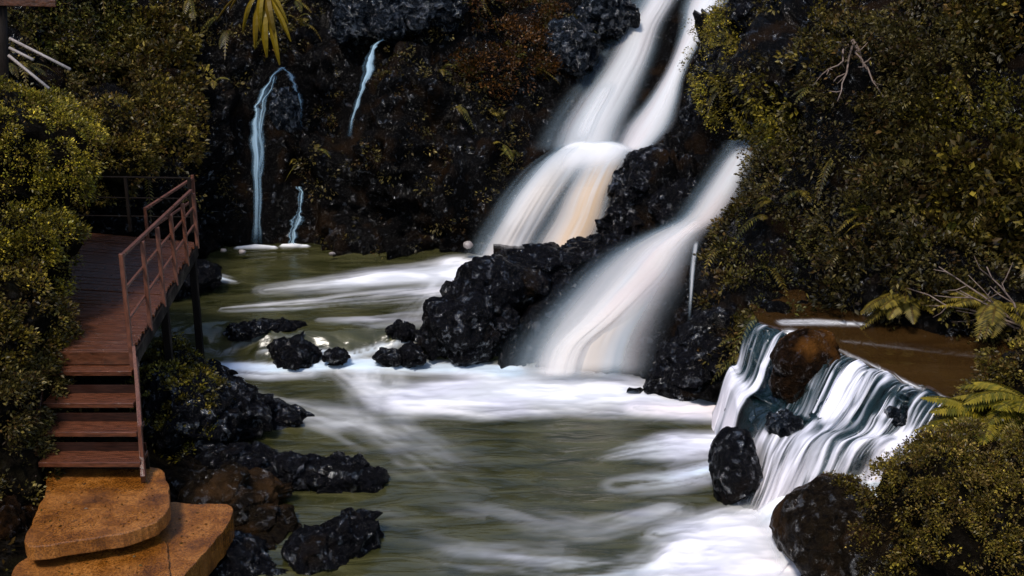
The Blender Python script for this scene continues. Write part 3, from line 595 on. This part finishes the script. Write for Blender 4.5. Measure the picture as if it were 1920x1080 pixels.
fallobj('bluish trickle arching off a knob and dropping straight into the pool', None, [
    sheet('stream', thin([(126, 530, 5), (140, 512, 5), (165, 498, 6), (195, 487, 7), (215, 481, 8), (260, 480, 9), (350, 481, 10), (458, 479, 10)]), .5, 21, 1.1, **THIN),
    sheet('stream', thin([(126, 528, 5), (142, 545, 6), (170, 556, 6), (200, 562, 5), (245, 562, 4)]), .45, 22, .6, ends=(0, .4), **THIN),
    sheet('stream', thin([(140, 520, 4), (165, 508, 4), (200, 494, 4), (260, 487, 5), (330, 488, 4), (400, 486, 3)]), .5, 25, .8, ends=(.1, .5), **THIN)])
fallobj('short bluish trickle low on the rock right of the thin straight one', None, [
    sheet('stream', thin([(350, 562, 8), (375, 560, 4), (400, 560, 6), (415, 557, 9), (435, 553, 9), (460, 550, 9)]), .35, 23, .95, **THIN)])
fallobj('slanting bluish trickle high on the dark cliff left of the main fall', None, [
    sheet('stream', thin([(62, 742, 4), (72, 722, 6), (85, 705, 7), (110, 694, 7), (140, 685, 8), (180, 674, 6), (215, 664, 5), (255, 655, 4)]), .5, 24, .95, ends=(.05, .2), **THIN)])
# ------------------------------------------------------------------ low cascade on the right: ledge + water
def lin(cps, u):
    c = np.array(cps, float); t = np.linspace(0, 1, len(c)); return np.stack([np.interp(u, t, c[:, k]) for k in range(3)], -1)
LIP = [PZ(1425, 606, 1.3), PZ(1490, 632, 1.3), PZ(1560, 655, 1.3), PZ(1640, 690, 1.3), PZ(1715, 728, 1.3), PZ(1790, 752, 1.3), PZ(1880, 800, 1.3)]
u_ = np.linspace(0, 1, 70); lq = np.array(LIP, float); tq_ = np.linspace(0, 1, len(LIP)); lq = np.stack([np.interp(u_, tq_, lq[:, k]) for k in range(3)], -1)
lq[:, 1] += (fbm(np.stack([u_*13, u_*0, u_*0], -1), 3, .6, 8)-.5)*1.1*np.sin(np.pi*np.clip(u_*1.02, 0, 1)); LIP = list(lq)
BAS = [PZ(1338, 790, -.15), PZ(1352, 890, -.15), PZ(1392, 985, -.15), PZ(1432, 990, -.12), PZ(1535, 950, .08), PZ(1665, 915, .36), PZ(1790, 880, .65)]
def ledge(U, Vv, off=0, seed=0, rock=0.):
    A = lin(LIP, U); B = lin(BAS, U); V1 = np.clip(Vv, 0, 1.1); ph = fbm(np.stack([U*4, U*0, U*0+1], -1), 3, seed=5)
    zf = V1-.075*np.sin(4*np.pi*np.clip(V1+.25*(ph-.5)*ss(0, .2, V1), 0, 1))      # two uneven steps
    k = V1[..., None]; P = A*(1-k)+B*k; P[..., 2] = A[..., 2]*(1-zf)+B[..., 2]*zf+.10*np.sin(np.pi*np.clip(V1, 0, 1))
    st = ridged(np.stack([U*6, V1*2.5, U*0+3], -1), 3, seed=31)-.5; fc_ = facet(np.stack([U*9, V1*4.5, U*0], -1), 3)
    P = P+np.array([-.6, -.6, .5])*((st*.16+(fc_*.12-.05)*rock)*ss(0, .18, V1))[..., None]+np.array([-.62, -.62, .48])*off
    return P
U, Vv = np.meshgrid(np.linspace(0, 1, 220), np.linspace(-.06, 1.05, 120), indexing='ij')
P = ledge(U, np.clip(Vv, 0, 2), rock=1.); back = np.clip(-Vv/.06, 0, 1); P[..., 2] -= back*.4; P[..., 0] += back*.3; P[..., 1] += back*.3
P += np.array([-.6, -.6, .4])*((ridged(P*3.5, 3, seed=2)-.5)*.10*ss(0, .15, Vv))[..., None]
lg = mesh_np('ledge', P, gridF(220, 120), M['ledge']); tag(lg, 'wet dark rock ledge holding back the brown pool', 'ledge')
def cascade(name, u0, u1, off, seed, dens, fu=14, lo=.35, hi=.75, v0=-.02, peach=0, top=.0, thr=0.):
    U, V_ = np.meshgrid(np.linspace(u0, u1, 260), np.linspace(v0, 1.02, 120), indexing='ij')
    wp = fbm(np.stack([U*7, V_*2.2, U*0+seed], -1), 3, seed=seed+7)-.5; sk = U+.05*V_*(wp)*.8+.008*wp; P = ledge(U, np.clip(V_, 0, 2), off)
    n1 = fbm(np.stack([sk*fu, V_*1.3, U*0+seed], -1), 3, .6, seed); n2 = fbm(np.stack([sk*fu*4.5, V_*2.6, U*0+seed], -1), 3, .6, seed+1)
    pt = fbm(np.stack([U*6, V_*3.2, U*0+seed+3], -1), 3, .55, seed+4)      # dark gaps where rock breaks the sheet
    tw = np.exp(-(V_/.28)**2); nn = n1*(.62-.34*tw)+n2*(.38+.34*tw)
    P = P+np.array([-.5, -.5, .5])*((nn-.5)*.12)[..., None]
    al = ss(lo, hi, nn+dens*(.12+.50*np.clip(V_, 0, 1)**.7)-.42*ss(.50, .72, pt)*(1-.7*V_)-.0)
    e = np.minimum((U-u0)/(u1-u0), (u1-U)/(u1-u0)); al *= ss(0, .08, e+.05*wp)*(1-ss(.93, 1.02, V_)*.9)
    wk = ss(.25, 1.0, al*(.45+.8*nn))[..., None]; col = np.array([.025, .060, .072])*(1-wk)+WHITE*np.array([.92, .91, .98])*wk
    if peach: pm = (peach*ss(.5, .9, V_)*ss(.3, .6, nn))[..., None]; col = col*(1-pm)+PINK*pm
    return mesh_np(name, P, gridF(260, 120)[:, ::-1], M['fall'], None, {'foam': np.clip(al, 0, 1).ravel(), 'col': col.reshape(-1, 3)})
boulder('small dark rock breaking the low cascade just right of the smooth black boulder', [(1470, 800, 13.75, .16, .15, .15, .3, 102)], 'rock_glint')
boulder('dark wet rock under the right end of the brown pool lip', [(1690, 775, 13.42, .13, .13, .12, .2, 103)], 'rock_glint')
fallobj('low wide cascade combing over the ledge of the brown pool', None, [
    cascade('left_chute', .0, .18, .15, 41, .60, 10, .40, .80, peach=.5),
    cascade('middle_veil', .27, .97, .09, 42, .52, 24, .43, .78, peach=.2),
    cascade('spray_veil', .24, .95, .16, 43, .36, 9, .48, .95, peach=.3)])
# ------------------------------------------------------------------ pools with foam
def strokes(px, py, S):
    F = np.zeros(np.shape(px)); B = np.zeros(np.shape(px)); Pk = np.zeros(np.shape(px))
    for i, (pts, amt, stk, tint) in enumerate(S):
        best = np.full(np.shape(px), 1e9); s_ = np.zeros(np.shape(px)); t_ = np.zeros(np.shape(px)); a_ = np.zeros(np.shape(px)); acc = 0
        for k in range(len(pts)-1):
            (x0, y0, w0, h0), (x1, y1, w1, h1) = pts[k], pts[k+1]; dx, dy = x1-x0, (y1-y0)*2.2; L2 = dx*dx+dy*dy+1e-6; L = math.sqrt(L2)
            f = np.clip(((px-x0)*dx+(py-y0)*2.2*dy)/L2, 0, 1); ex = px-(x0+f*dx); ey = (py-y0)*2.2-f*dy
            w = (w0+(w1-w0)*f)*2.2; d = np.hypot(ex, ey)/w; m = d < best
            sg = np.sign(dx*ey-dy*ex); best = np.where(m, d, best); s_ = np.where(m, acc+f*L, s_); t_ = np.where(m, d*sg, t_); a_ = np.where(m, h0+(h1-h0)*f, a_); acc += L
        n = fbm(np.stack([s_/190+i*7, t_*2.0, 0*s_+i], -1), 4, .55, i); n2 = fbm(np.stack([px/34, py/9, 0*px+i], -1), 3, .5, i)
        env = np.exp(-(best*(.7+.5*n))**2*1.1)
        f = ss(.0, 1.15, env*a_*amt*(1-stk+stk*2.0*ss(.25, .75, n))*(.85+.3*n2))
        F = 1-(1-F)*(1-f); B = np.maximum(B, f*(tint < 0)); Pk = np.maximum(Pk, f*(tint > 0)*tint)
    return F, B, Pk
ST = [ # points (x, y, halfheight, amount), strength, streakiness, tint (-1 blue, >0 warm)
 ([(930, 502, 20, 1.2), (820, 514, 20, 1.1), (700, 524, 18, .85), (600, 535, 15, .6), (500, 545, 14, .3)], 1.1, .45, 0),
 ([(840, 545, 14, .8), (700, 560, 14, .8), (560, 572, 10, .7), (420, 580, 8, .3)], .85, .7, .3),
 ([(860, 500, 22, 1), (820, 560, 20, .7), (780, 600, 20, .4)], .7, .7, 0),
 ([(800, 590, 26, .45), (700, 600, 22, .4), (600, 600, 14, .2)], .8, .8, 0),
 ([(385, 688, 9, .6), (450, 690, 10, 1), (530, 694, 12, 1), (620, 688, 13, 1), (720, 688, 15, .9), (880, 694, 14, .9), (960, 700, 14, 1)], 1.0, .5, -1),
 ([(420, 700, 8, .6), (500, 706, 8, 1), (580, 704, 7, .7)], .9, .5, 0),
 ([(420, 660, 8, .5), (480, 630, 8, .5), (560, 625, 6, .4)], .7, .6, -1),
 ([(500, 662, 8, .5), (590, 662, 8, .7), (660, 668, 8, .7), (760, 640, 10, .6)], .8, .6, -1),
 ([(760, 745, 26, .7), (860, 740, 26, 1.1), (980, 728, 34, 1.4), (1100, 732, 32, 1.4), (1220, 742, 24, 1.1), (1330, 762, 18, .9), (1400, 772, 18, .9)], 1.2, .4, .0),
 ([(1200, 768, 16, .8), (1300, 775, 16, 1), (1400, 778, 16, 1)], .9, .4, .8),
 ([(760, 760, 20, .6), (900, 770, 20, .8), (1060, 765, 16, .7), (1200, 775, 18, .6)], .8, .6, .25),
 ([(700, 690, 30, .5), (705, 740, 36, .42), (740, 790, 44, .26), (820, 850, 60, .16), (930, 900, 60, .06)], .9, .6, .1),
 ([(640, 700, 16, .4), (690, 730, 24, .5), (760, 760, 24, .5)], .9, .5, .2),
 ([(560, 770, 26, .35), (660, 800, 40, .42), (780, 850, 48, .34), (880, 900, 44, .15)], .85, .7, 0),
 ([(440, 735, 16, .25), (540, 760, 20, .35), (640, 790, 24, .3)], .8, .7, 0),
 ([(1345, 835, 22, 1.2), (1270, 840, 26, 1.1), (1200, 848, 20, .6), (1130, 860, 14, .2)], 1.05, .55, 0),
 ([(1340, 880, 22, .8), (1260, 900, 26, .5), (1160, 910, 24, .25)], .75, .85, -1),
 ([(1480, 1000, 50, 1.3), (1390, 1010, 46, 1.3), (1310, 1040, 38, 1.0), (1230, 1080, 30, .5)], 1.2, .5, .25),
 ([(1450, 1080, 60, 1.3), (1340, 1110, 44, 1.1), (1230, 1140, 34, .6)], 1.2, .3, .4),
 ([(1400, 965, 20, 1.2), (1340, 985, 22, .9), (1240, 1000, 18, .4)], 1.0, .6, 0),
 ([(740, 960, 50, .12), (900, 1000, 70, .2), (1100, 1000, 70, .2), (1260, 980, 60, .2)], .9, .7, 0),
 ([(820, 930, 16, .05), (950, 960, 24, .16), (1100, 1000, 30, .2), (1250, 960, 34, .3)], .8, .9, 0),
 ([(760, 1020, 26, .04), (850, 1050, 40, .2), (1050, 1070, 40, .42), (1200, 1060, 34, .5)], .85, .9, -1),
 ([(445, 465, 2.2, .9), (480, 464, 3, 1.2), (515, 465, 2.2, .9)], 1.1, .2, 0), ([(530, 462, 2.2, 1), (550, 461, 3, 1.2), (575, 462, 2.2, 1)], 1.1, .2, 0),
 ([(635, 472, 3, .8), (665, 468, 4, 1), (695, 466, 3, .7)], 1, .3, -1),
 ([(385, 525, 8, .7), (410, 522, 8, .8), (440, 528, 7, .3)], .9, .5, -1),
]
xs = np.arange(-7.5, 5.2, .034); ys = np.arange(7.5, 24.2, .036); X, Yg = np.meshgrid(xs, ys, indexing='ij')
ln = np.array([PZ(-200, 690, 0), PZ(390, 686, 0), PZ(520, 694, 0), PZ(700, 684, 0), PZ(900, 690, 0), PZ(1250, 700, 0), PZ(1900, 700, 0)])
yl = np.interp(X, ln[:, 0], ln[:, 1])+.3*(fbm(np.stack([X*1.5, X*0, X*0], -1), 3)-.5)
Z = .40*ss(0, .65, Yg-yl)
mid = np.exp(-((Yg-yl-.4)/.5)**2)
Z += (fbm(np.stack([X*.9, Yg*2.2, X*0], -1), 3, seed=2)-.5)*.05+(fbm(np.stack([X*2.5, Yg*4, X*0], -1), 3, seed=5)-.5)*(.02+.14*mid)
P3 = np.stack([X, Yg, Z], -1); ppx, ppy = proj(P3)
Fm, Bl, Pk = strokes(ppx, ppy, ST)
tx = .55*fbm(np.stack([ppx/190, ppy/17, X*0], -1), 4, .6, seed=31)+.45*fbm(np.stack([ppx/80, ppy/11, X*0], -1), 3, .6, seed=32); tw = ss(.36, .60, tx)
Fm = np.clip(Fm*(.80+.28*tw), 0, 1)*ss(0, .12, Fm)
P3[..., 2] += Fm*.02+Fm*(fbm(np.stack([ppx/60, ppy/20, X*0], -1), 3, seed=6)-.3)*.08
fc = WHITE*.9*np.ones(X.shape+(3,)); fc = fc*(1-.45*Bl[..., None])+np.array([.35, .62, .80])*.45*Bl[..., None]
fc = fc*(1-Pk[..., None])+PINK*Pk[..., None]
sh_ = (1-tw)[..., None]*.28; fc = fc*(1-sh_)+np.array([.56, .62, .76])*sh_  # grey-blue between the streaks: foam shading put into its colour
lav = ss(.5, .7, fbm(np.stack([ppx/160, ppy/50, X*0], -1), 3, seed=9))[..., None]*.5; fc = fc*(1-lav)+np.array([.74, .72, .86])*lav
rw = mesh_np('river_water', P3, gridF(len(xs), len(ys)), M['pool'], attrs={'foam': Fm.ravel()*.97, 'col': fc.reshape(-1, 3)}); tag(rw, 'murky olive stream pool streaked with white foam', kind='structure')
# brown pool behind the ledge
lp = np.array(LIP); o_ = np.argsort(lp[:, 0]); lx_ = np.linspace(lp[:, 0].min()-.02, 9.5, 180); tq = np.linspace(0, 1, 120)**1.6
X, Tq = np.meshgrid(lx_, tq, indexing='ij'); ylip = np.interp(X, lp[o_, 0], lp[o_, 1])-.05; Yg = ylip+Tq*(18.2-ylip)
Z = 1.33+(fbm(np.stack([X*.8, Yg*4, X*0], -1), 3)-.5)*.02-.05*(1-ss(0, .02, Tq))
ppx, ppy = proj(np.stack([X, Yg, Z], -1))
Fm, Bl, Pk = strokes(ppx, ppy, [([(1470, 605, 5, .8), (1530, 604, 5, .9), (1620, 608, 4, .6)], 1, .6, 0), ([(1580, 640, 3, .2), (1700, 650, 5, .25), (1850, 668, 5, .15)], .8, .9, 0), ([(1480, 622, 6, .8), (1530, 632, 5, .3)], .8, .8, -1), ([(1560, 652, 3, .8), (1640, 687, 3, .9), (1715, 724, 3, .9), (1780, 750, 3, .7)], .5, .9, -1)])  # last stroke paints the bluish-white glints along the lip as foam
bp = mesh_np('pool_water', np.stack([X, Yg, Z], -1), gridF(180, 120), M['pool_brown'], attrs={'foam': Fm.ravel(), 'col': np.tile(WHITE*.8, (X.size, 1))}); tag(bp, 'still brown water of the upper right pool', kind='structure')
# lower splash basin right of the black boulder
U, V_ = np.meshgrid(np.linspace(0, 1, 90), np.linspace(0, 1, 60), indexing='ij')
a = [PZ(1390, 975, .06), PZ(1500, 900, .2), PZ(1600, 850, .42), PZ(1700, 830, .62), PZ(1790, 830, .75)]; b = [PZ(1450, 1090, .04), PZ(1540, 990, .1), PZ(1640, 960, .3), PZ(1720, 900, .55), PZ(1800, 880, .7)]
P = lin(a, U)*(1-V_[..., None])+lin(b, U)*V_[..., None]; nn = fbm(np.stack([U*3, V_*6, U*0], -1), 4, seed=3); P[..., 2] += .10*(nn-.3)+.10*np.sin(np.pi*V_)
al = ss(0, .12, V_)*ss(0, .10, U)*(.78+.35*nn); wk = ss(.2, .6, nn)[..., None]
sp = mesh_np('splash_water', P, gridF(90, 60)[:, ::-1], M['fall'], attrs={'foam': np.clip(al, 0, 1).ravel(), 'col': (WHITE*wk+np.array([.55, .66, .70])*(1-wk)).reshape(-1, 3)}); tag(sp, 'white churning water sliding out under the low cascade', kind='structure')
# ------------------------------------------------------------------ left bank terrain + far ground
xs = np.arange(-16, -2.2, .07); ys = np.arange(7, 22.5, .08); X, Yg = np.meshgrid(xs, ys, indexing='ij')
shp = np.array([PZ(400, 1080, 0), PZ(470, 1010, 0), PZ(470, 870, 0), PZ(400, 780, 0), PZ(380, 700, 0), PZ(335, 600, .4), PZ(330, 530, .4), PZ(330, 480, .4)])
xsh = np.interp(Yg, shp[:, 1], shp[:, 0]); d = xsh-X
Z = np.where(d < 0, d*.9, .38*d)-.10; Z = Z+1.5*np.maximum(0, d-2.1-.15*(Yg-12).clip(0, 5)*0)
Z = np.minimum(Z, 8)+(fbm(np.stack([X*1.2, Yg*1.2, X*0], -1), 4)-.5)*.35
Pb = np.stack([X, Yg, Z], -1)
tb = mesh_np('bank_ground', Pb, gridF(*X.shape), M['soil']); tag(tb, 'dark earth bank under the boardwalk', kind='structure')
m = (RNG.random(X.shape) < .05) & (d > 1.9) & (X > -9.5) & (Yg > 10)
C = Pb[m]; v, f, k = join([clumps(C, np.tile([.5, -.4, .75], (len(C), 1)), 16, .14, .08, 'olive', .8)])
tag(mesh_np('bank_ground_cover', v, f, M['leaf'], attrs={'col': k}, smooth=False), 'small leafy ground cover on the left bank', 'ground cover', kind='stuff')
X, Yg = np.meshgrid(np.linspace(-250, 250, 60), np.linspace(-250, 300, 60), indexing='ij')
tag(mesh_np('ground', np.stack([X, Yg, X*0-1.2], -1), gridF(60, 60), M['soil']), 'dark gorge ground', kind='structure')
# ------------------------------------------------------------------ boardwalk with stairs and railing
W_ = empty('boardwalk', (0, 0, 0)); tag(W_, 'red-brown wooden boardwalk with steps and a slim railing along the left bank', 'boardwalk')
DZ = 1.9
Rn, Rf = PZ(248, 655, DZ), PZ(366, 454, DZ); Ln, Lf = PZ(84, 655, DZ), PZ(118, 432, DZ)
mb = MB(); nP = 36
for i in range(nP):
    t0, t1 = i/nP, (i+.9)/nP; a0, a1 = Ln+(Lf-Ln)*t0, Ln+(Lf-Ln)*t1; b0, b1 = Rn+(Rf-Rn)*t0, Rn+(Rf-Rn)*t1
    j = RNG.uniform(-.006, .006); e = RNG.uniform(-.02, .02); w = (a1+b1-a0-b0)/2
    mb.box((a0+a1+b0+b1)/4+[0, 0, j-.02], (b0+b1-a0-a1)/2*(1+e), w, (0, 0, .04))
mb.build('deck', M['plank'], W_, bevel=.006)
mb = MB(); 
for A, B in ((Rn, Rf), (Ln, Lf)):
    mb.bar(A+[0, 0, -.13], B+[0, 0, -.13], .07, .16)
mb.build('joist', M['post'], W_)
steps = [(697, 92, 247, 1.70), (757, 79, 250, 1.49), (811, 75, 256, 1.28), (868, 71, 263, 1.06)]
prev = (Ln, Rn); fr = [(Ln, Rn)]
for py, xl, xr, z in steps:
    a, b = PZ(xl, py, z), PZ(xr, py, z); yy = (a[1]+b[1])/2; a[1] = b[1] = yy; fr.append((a, b))
    mb = MB(); mb.box((a+b)/2+[0, .15, -.022], b-a, (0, .31, 0), (0, 0, .06)); mb.build('step', M['tread'], W_, bevel=.008)
for (a, b), (c, d) in zip(fr[:-1], fr[1:]):
    mb = MB(); m0 = (c+d)/2; mb.box([m0[0], m0[1]+.29, m0[2]+.055], (d-c)*.98, (0, .02, 0), (0, 0, .10)); mb.build('riser', M['riser'], W_)
mb = MB(); mb.box((Ln+Rn)/2+[0, -.012, -.10], Rn-Ln, (0, .03, 0), (0, 0, .16)); mb.build('fascia', M['plank'], W_, bevel=.005)
for s, nm in ((0, 'stringer'), (1, 'stringer')):
    mb = MB(); A = fr[0][s]+[0, .0, -.16]; B = fr[-1][s]+[0, -.05, -.20]; off = .03*(1 if s else -1)
    mb.bar(A+[off, 0, 0], B+[off, 0, 0], .05, .22); mb.build(nm, M['plank'], W_, bevel=.006)
mb = MB(); a, b = fr[-1]; mb.box((a+b)/2+[0, .3, -.12], b-a, (0, .03, 0), (0, 0, .18)); mb.build('riser', M['post'], W_)
# railing: posts with three rails
def railing(pts, H, posts, z_rails=(1.0, .66, .33), r=.026, par=W_, taper=False, mt='rail'):
    e = empty('railing'); e.parent = par
    HF = lambda p: 1.0 if not taper else 1-.30*np.clip((p[1]-pts[0][1])/(pts[-1][1]-pts[0][1]), 0, 1)
    for p, h in posts:
        h = h*HF(p)
        mb = MB(); mb.box(p+[0, 0, h/2], (.05, 0, 0), (0, .05, 0), (0, 0, h)); mb.build('post', M[mt], e, bevel=.006)
    for q in z_rails:
        for i in range(len(pts)-1):
            mb = MB(); mb.bar(pts[i]+[0, 0, H*q*HF(pts[i])], pts[i+1]+[0, 0, H*q*HF(pts[i+1])], r*(1.7 if q == 1 else 1.1), r*(1.4 if q == 1 else 1.1)); mb.build('rail', M[mt], e, bevel=.004)
    return e
R = [Rn+(Rf-Rn)*t for t in (0.0, .2, .4, .6, .8, 1.0)]
railing([R[0]+[0, -.04, 0], R[-1]], 1.14, [(R[0]+[0.0, -.05, -.25], 1.42)]+[(p+[.03, 0, -.1], 1.22) for p in R[1:]], taper=True)
# stair handrail post pair running down from the near post
mb = MB(); p0 = R[0]+[0, -.05, -.05]; p1 = PZ(262, 880, .92)
mb.bar(p0+[.035, 0, .10], p1+[.05, 0, .42], .035, .035); mb.bar(p0+[.035, 0, -.25], p1+[.05, 0, .1], .03, .03); mb.box(p1+[.05, -.02, .18], (.04, 0, 0), (0, .04, 0), (0, 0, .7)); mb.build('stair_rail', M['rail'], W_)
# far cross railing and inner rail
Bl_, Br_ = PZ(118, 426, DZ), PZ(362, 430, DZ)
railing([Bl_, Br_], .82, [(Bl_+(Br_-Bl_)*t+[0, 0, -.05], .88) for t in (0., .52, 1.)], (1.0, .60, .24), .015, mt='post')
i0, i1 = PY(272, 392, 18.3), PY(361, 334, 19.6)
mb = MB(); mb.bar(i0, i1, .045, .035); mb.bar(i0-[0, 0, .35], i1-[0, 0, .35], .03, .03); mb.box(i0-[0, 0, .4], (.04, 0, 0), (0, .04, 0), (0, 0, .85)); mb.box(i1-[0, 0, .45], (.045, 0, 0), (0, .045, 0), (0, 0, 1.0)); mb.build('inner_rail', M['rail'], W_)
for q in (.45, .95):
    for A, B in ((Rn, Rf), (Ln, Lf)):
        p = A+(B-A)*q; mb = MB(); mb.box(p+[-.02, 0, -1.15], (.10, 0, 0), (0, .10, 0), (0, 0, 2.1)); mb.build('leg', M['post'], W_, bevel=.008)
# stone slabs at the foot of the stairs
def smooth_poly(pts, n=9, close=True):
    p = np.array(pts); out = []
    for i in range(len(p)):
        a, b, c, d = p[i-1], p[i], p[(i+1) % len(p)], p[(i+2) % len(p)]
        for k in range(n):
            t = k/n; out.append(.5*((2*b)+(-a+c)*t+(2*a-5*b+4*c-d)*t*t+(-a+3*b-3*c+d)*t**3))
    return out
def slab(label, pix, z, th):
    poly = smooth_poly([PZ(x, y, z)[:2] for x, y in pix], 14); pa = np.array(poly); jt = (fbm(np.c_[pa*5, pa[:, :1]*0+z], 4, .65, 3)-.5)*.07; ce = pa.mean(0); pa = pa+(pa-ce)/np.linalg.norm(pa-ce, axis=1, keepdims=True)*jt[:, None]; poly = [tuple(q) for q in pa]; mb = MB(); mb.prism(poly, z-th, z)
    return tag(mb.build('stone_slab', M['slab'], bevel=.012), label, 'slab', 'stone slabs at the foot of the stairs')
slab('rounded orange-brown slab directly under the wooden steps', [(95, 880), (200, 872), (295, 878), (313, 905), (316, 950), (296, 976), (240, 996), (150, 1012), (50, 1022), (62, 975), (85, 920)], .84, .16)
slab('narrow orange slab in the gap between the top slab and the brown boulder', [(300, 950), (370, 945), (432, 948), (425, 985), (392, 1025), (345, 1080), (320, 1120), (290, 1060)], .52, .3)
slab('pinkish orange bottom slab cut by the lower edge of the photo', [(60, 1040), (180, 1030), (270, 1008), (304, 1006), (316, 1040), (318, 1110), (300, 1180), (120, 1190), (10, 1180), (20, 1080)], .56, .3)
n = 90; lp_ = np.concatenate([PZ(RNG.uniform(75, 300, 55), RNG.uniform(905, 990, 55), .846), PZ(RNG.uniform(100, 300, 20), RNG.uniform(1040, 1080, 20), .568), PZ(RNG.uniform(325, 400, 15), RNG.uniform(960, 1020, 15), .528)])
a_ = RNG.uniform(0, 6.28, n); v, f, k = leaves(lp_, np.stack([np.cos(a_), np.sin(a_), a_*0+.12], 1), RNG.uniform(.02, .055, n), .022, PAL['rust'][RNG.integers(0, 4, n)]*.7, droop=.0)
tag(mesh_np('fallen_leaves', v, f, M['leaf'], attrs={'col': k}, smooth=False), 'small brown fallen leaves lying on the stone slabs', 'leaf litter', kind='stuff')
# top-left post, beam and poles
mb = MB(); b0 = PY(6, 205, 17.5); mb.tube([b0-[0, 0, 1.5], b0, PY(6, 0, 17.5)+[0, 0, .4]], [.10, .09, .085], 10)
tag(mb.build('timber_post', M['post'], smooth=True), 'dark upright timber post at the upper left edge', 'post')
mb = MB(); mb.bar(PY(-60, 2, 17.3), PY(105, 6, 17.6), .12, .10)
tag(mb.build('timber_beam', M['plank'], bevel=.01), 'brown timber beam end in the top left corner', 'beam')
for (a, b, lb) in [((18, 72), (132, 130), 'uppermost of the slanting pale poles at the upper left'), ((18, 90), (62, 112), 'short middle one of the slanting pale poles at the upper left'), ((16, 104), (92, 166), 'lowest and steepest of the slanting pale poles at the upper left')]:
    mb = MB(); mb.tube([PY(*a, 16.0), PY(*b, 15.8)], .020, 8); tag(mb.build('pole', M['pale_pole'], smooth=True), lb, 'pole', 'slanting pale poles')
# ------------------------------------------------------------------ camera, light
cd = bpy.data.cameras.new('camera'); cd.sensor_width = 36; cd.lens = 36*FPX/1920; cd.clip_end = 1000
cam = bpy.data.objects.new('camera', cd); cam.location = CAM; cam.rotation_euler = (math.pi/2-TH, 0, 0); COL.objects.link(cam); SC.camera = cam
EL, AZ = math.radians(58), math.radians(205)    # azimuth: direction the sun stands in, clockwise from +Y
sd = bpy.data.lights.new('sun', 'SUN'); sd.energy = 1.5; sd.angle = math.radians(12); sd.color = (1, .93, .84)
so = bpy.data.objects.new('sun', sd); COL.objects.link(so)
dv = Vector((math.sin(AZ)*math.cos(EL), math.cos(AZ)*math.cos(EL), math.sin(EL))); so.rotation_euler = dv.to_track_quat('Z', 'Y').to_euler()
w = bpy.data.worlds.new('World'); SC.world = w; w.use_nodes = True; nt = w.node_tree
sk = nt.nodes.new('ShaderNodeTexSky'); sk.sky_type = 'NISHITA'; sk.sun_disc = False; sk.sun_elevation = EL; sk.sun_rotation = AZ
nt.links.new(sk.outputs[0], nt.nodes['Background'].inputs[0]); nt.nodes['Background'].inputs[1].default_value = .1
SC.view_settings.view_transform = 'Standard'; SC.view_settings.look = 'None'; SC.view_settings.exposure = 1.15; SC.view_settings.gamma = 1
SC.cycles.transparent_max_bounces = 24; SC.cycles.max_bounces = 6
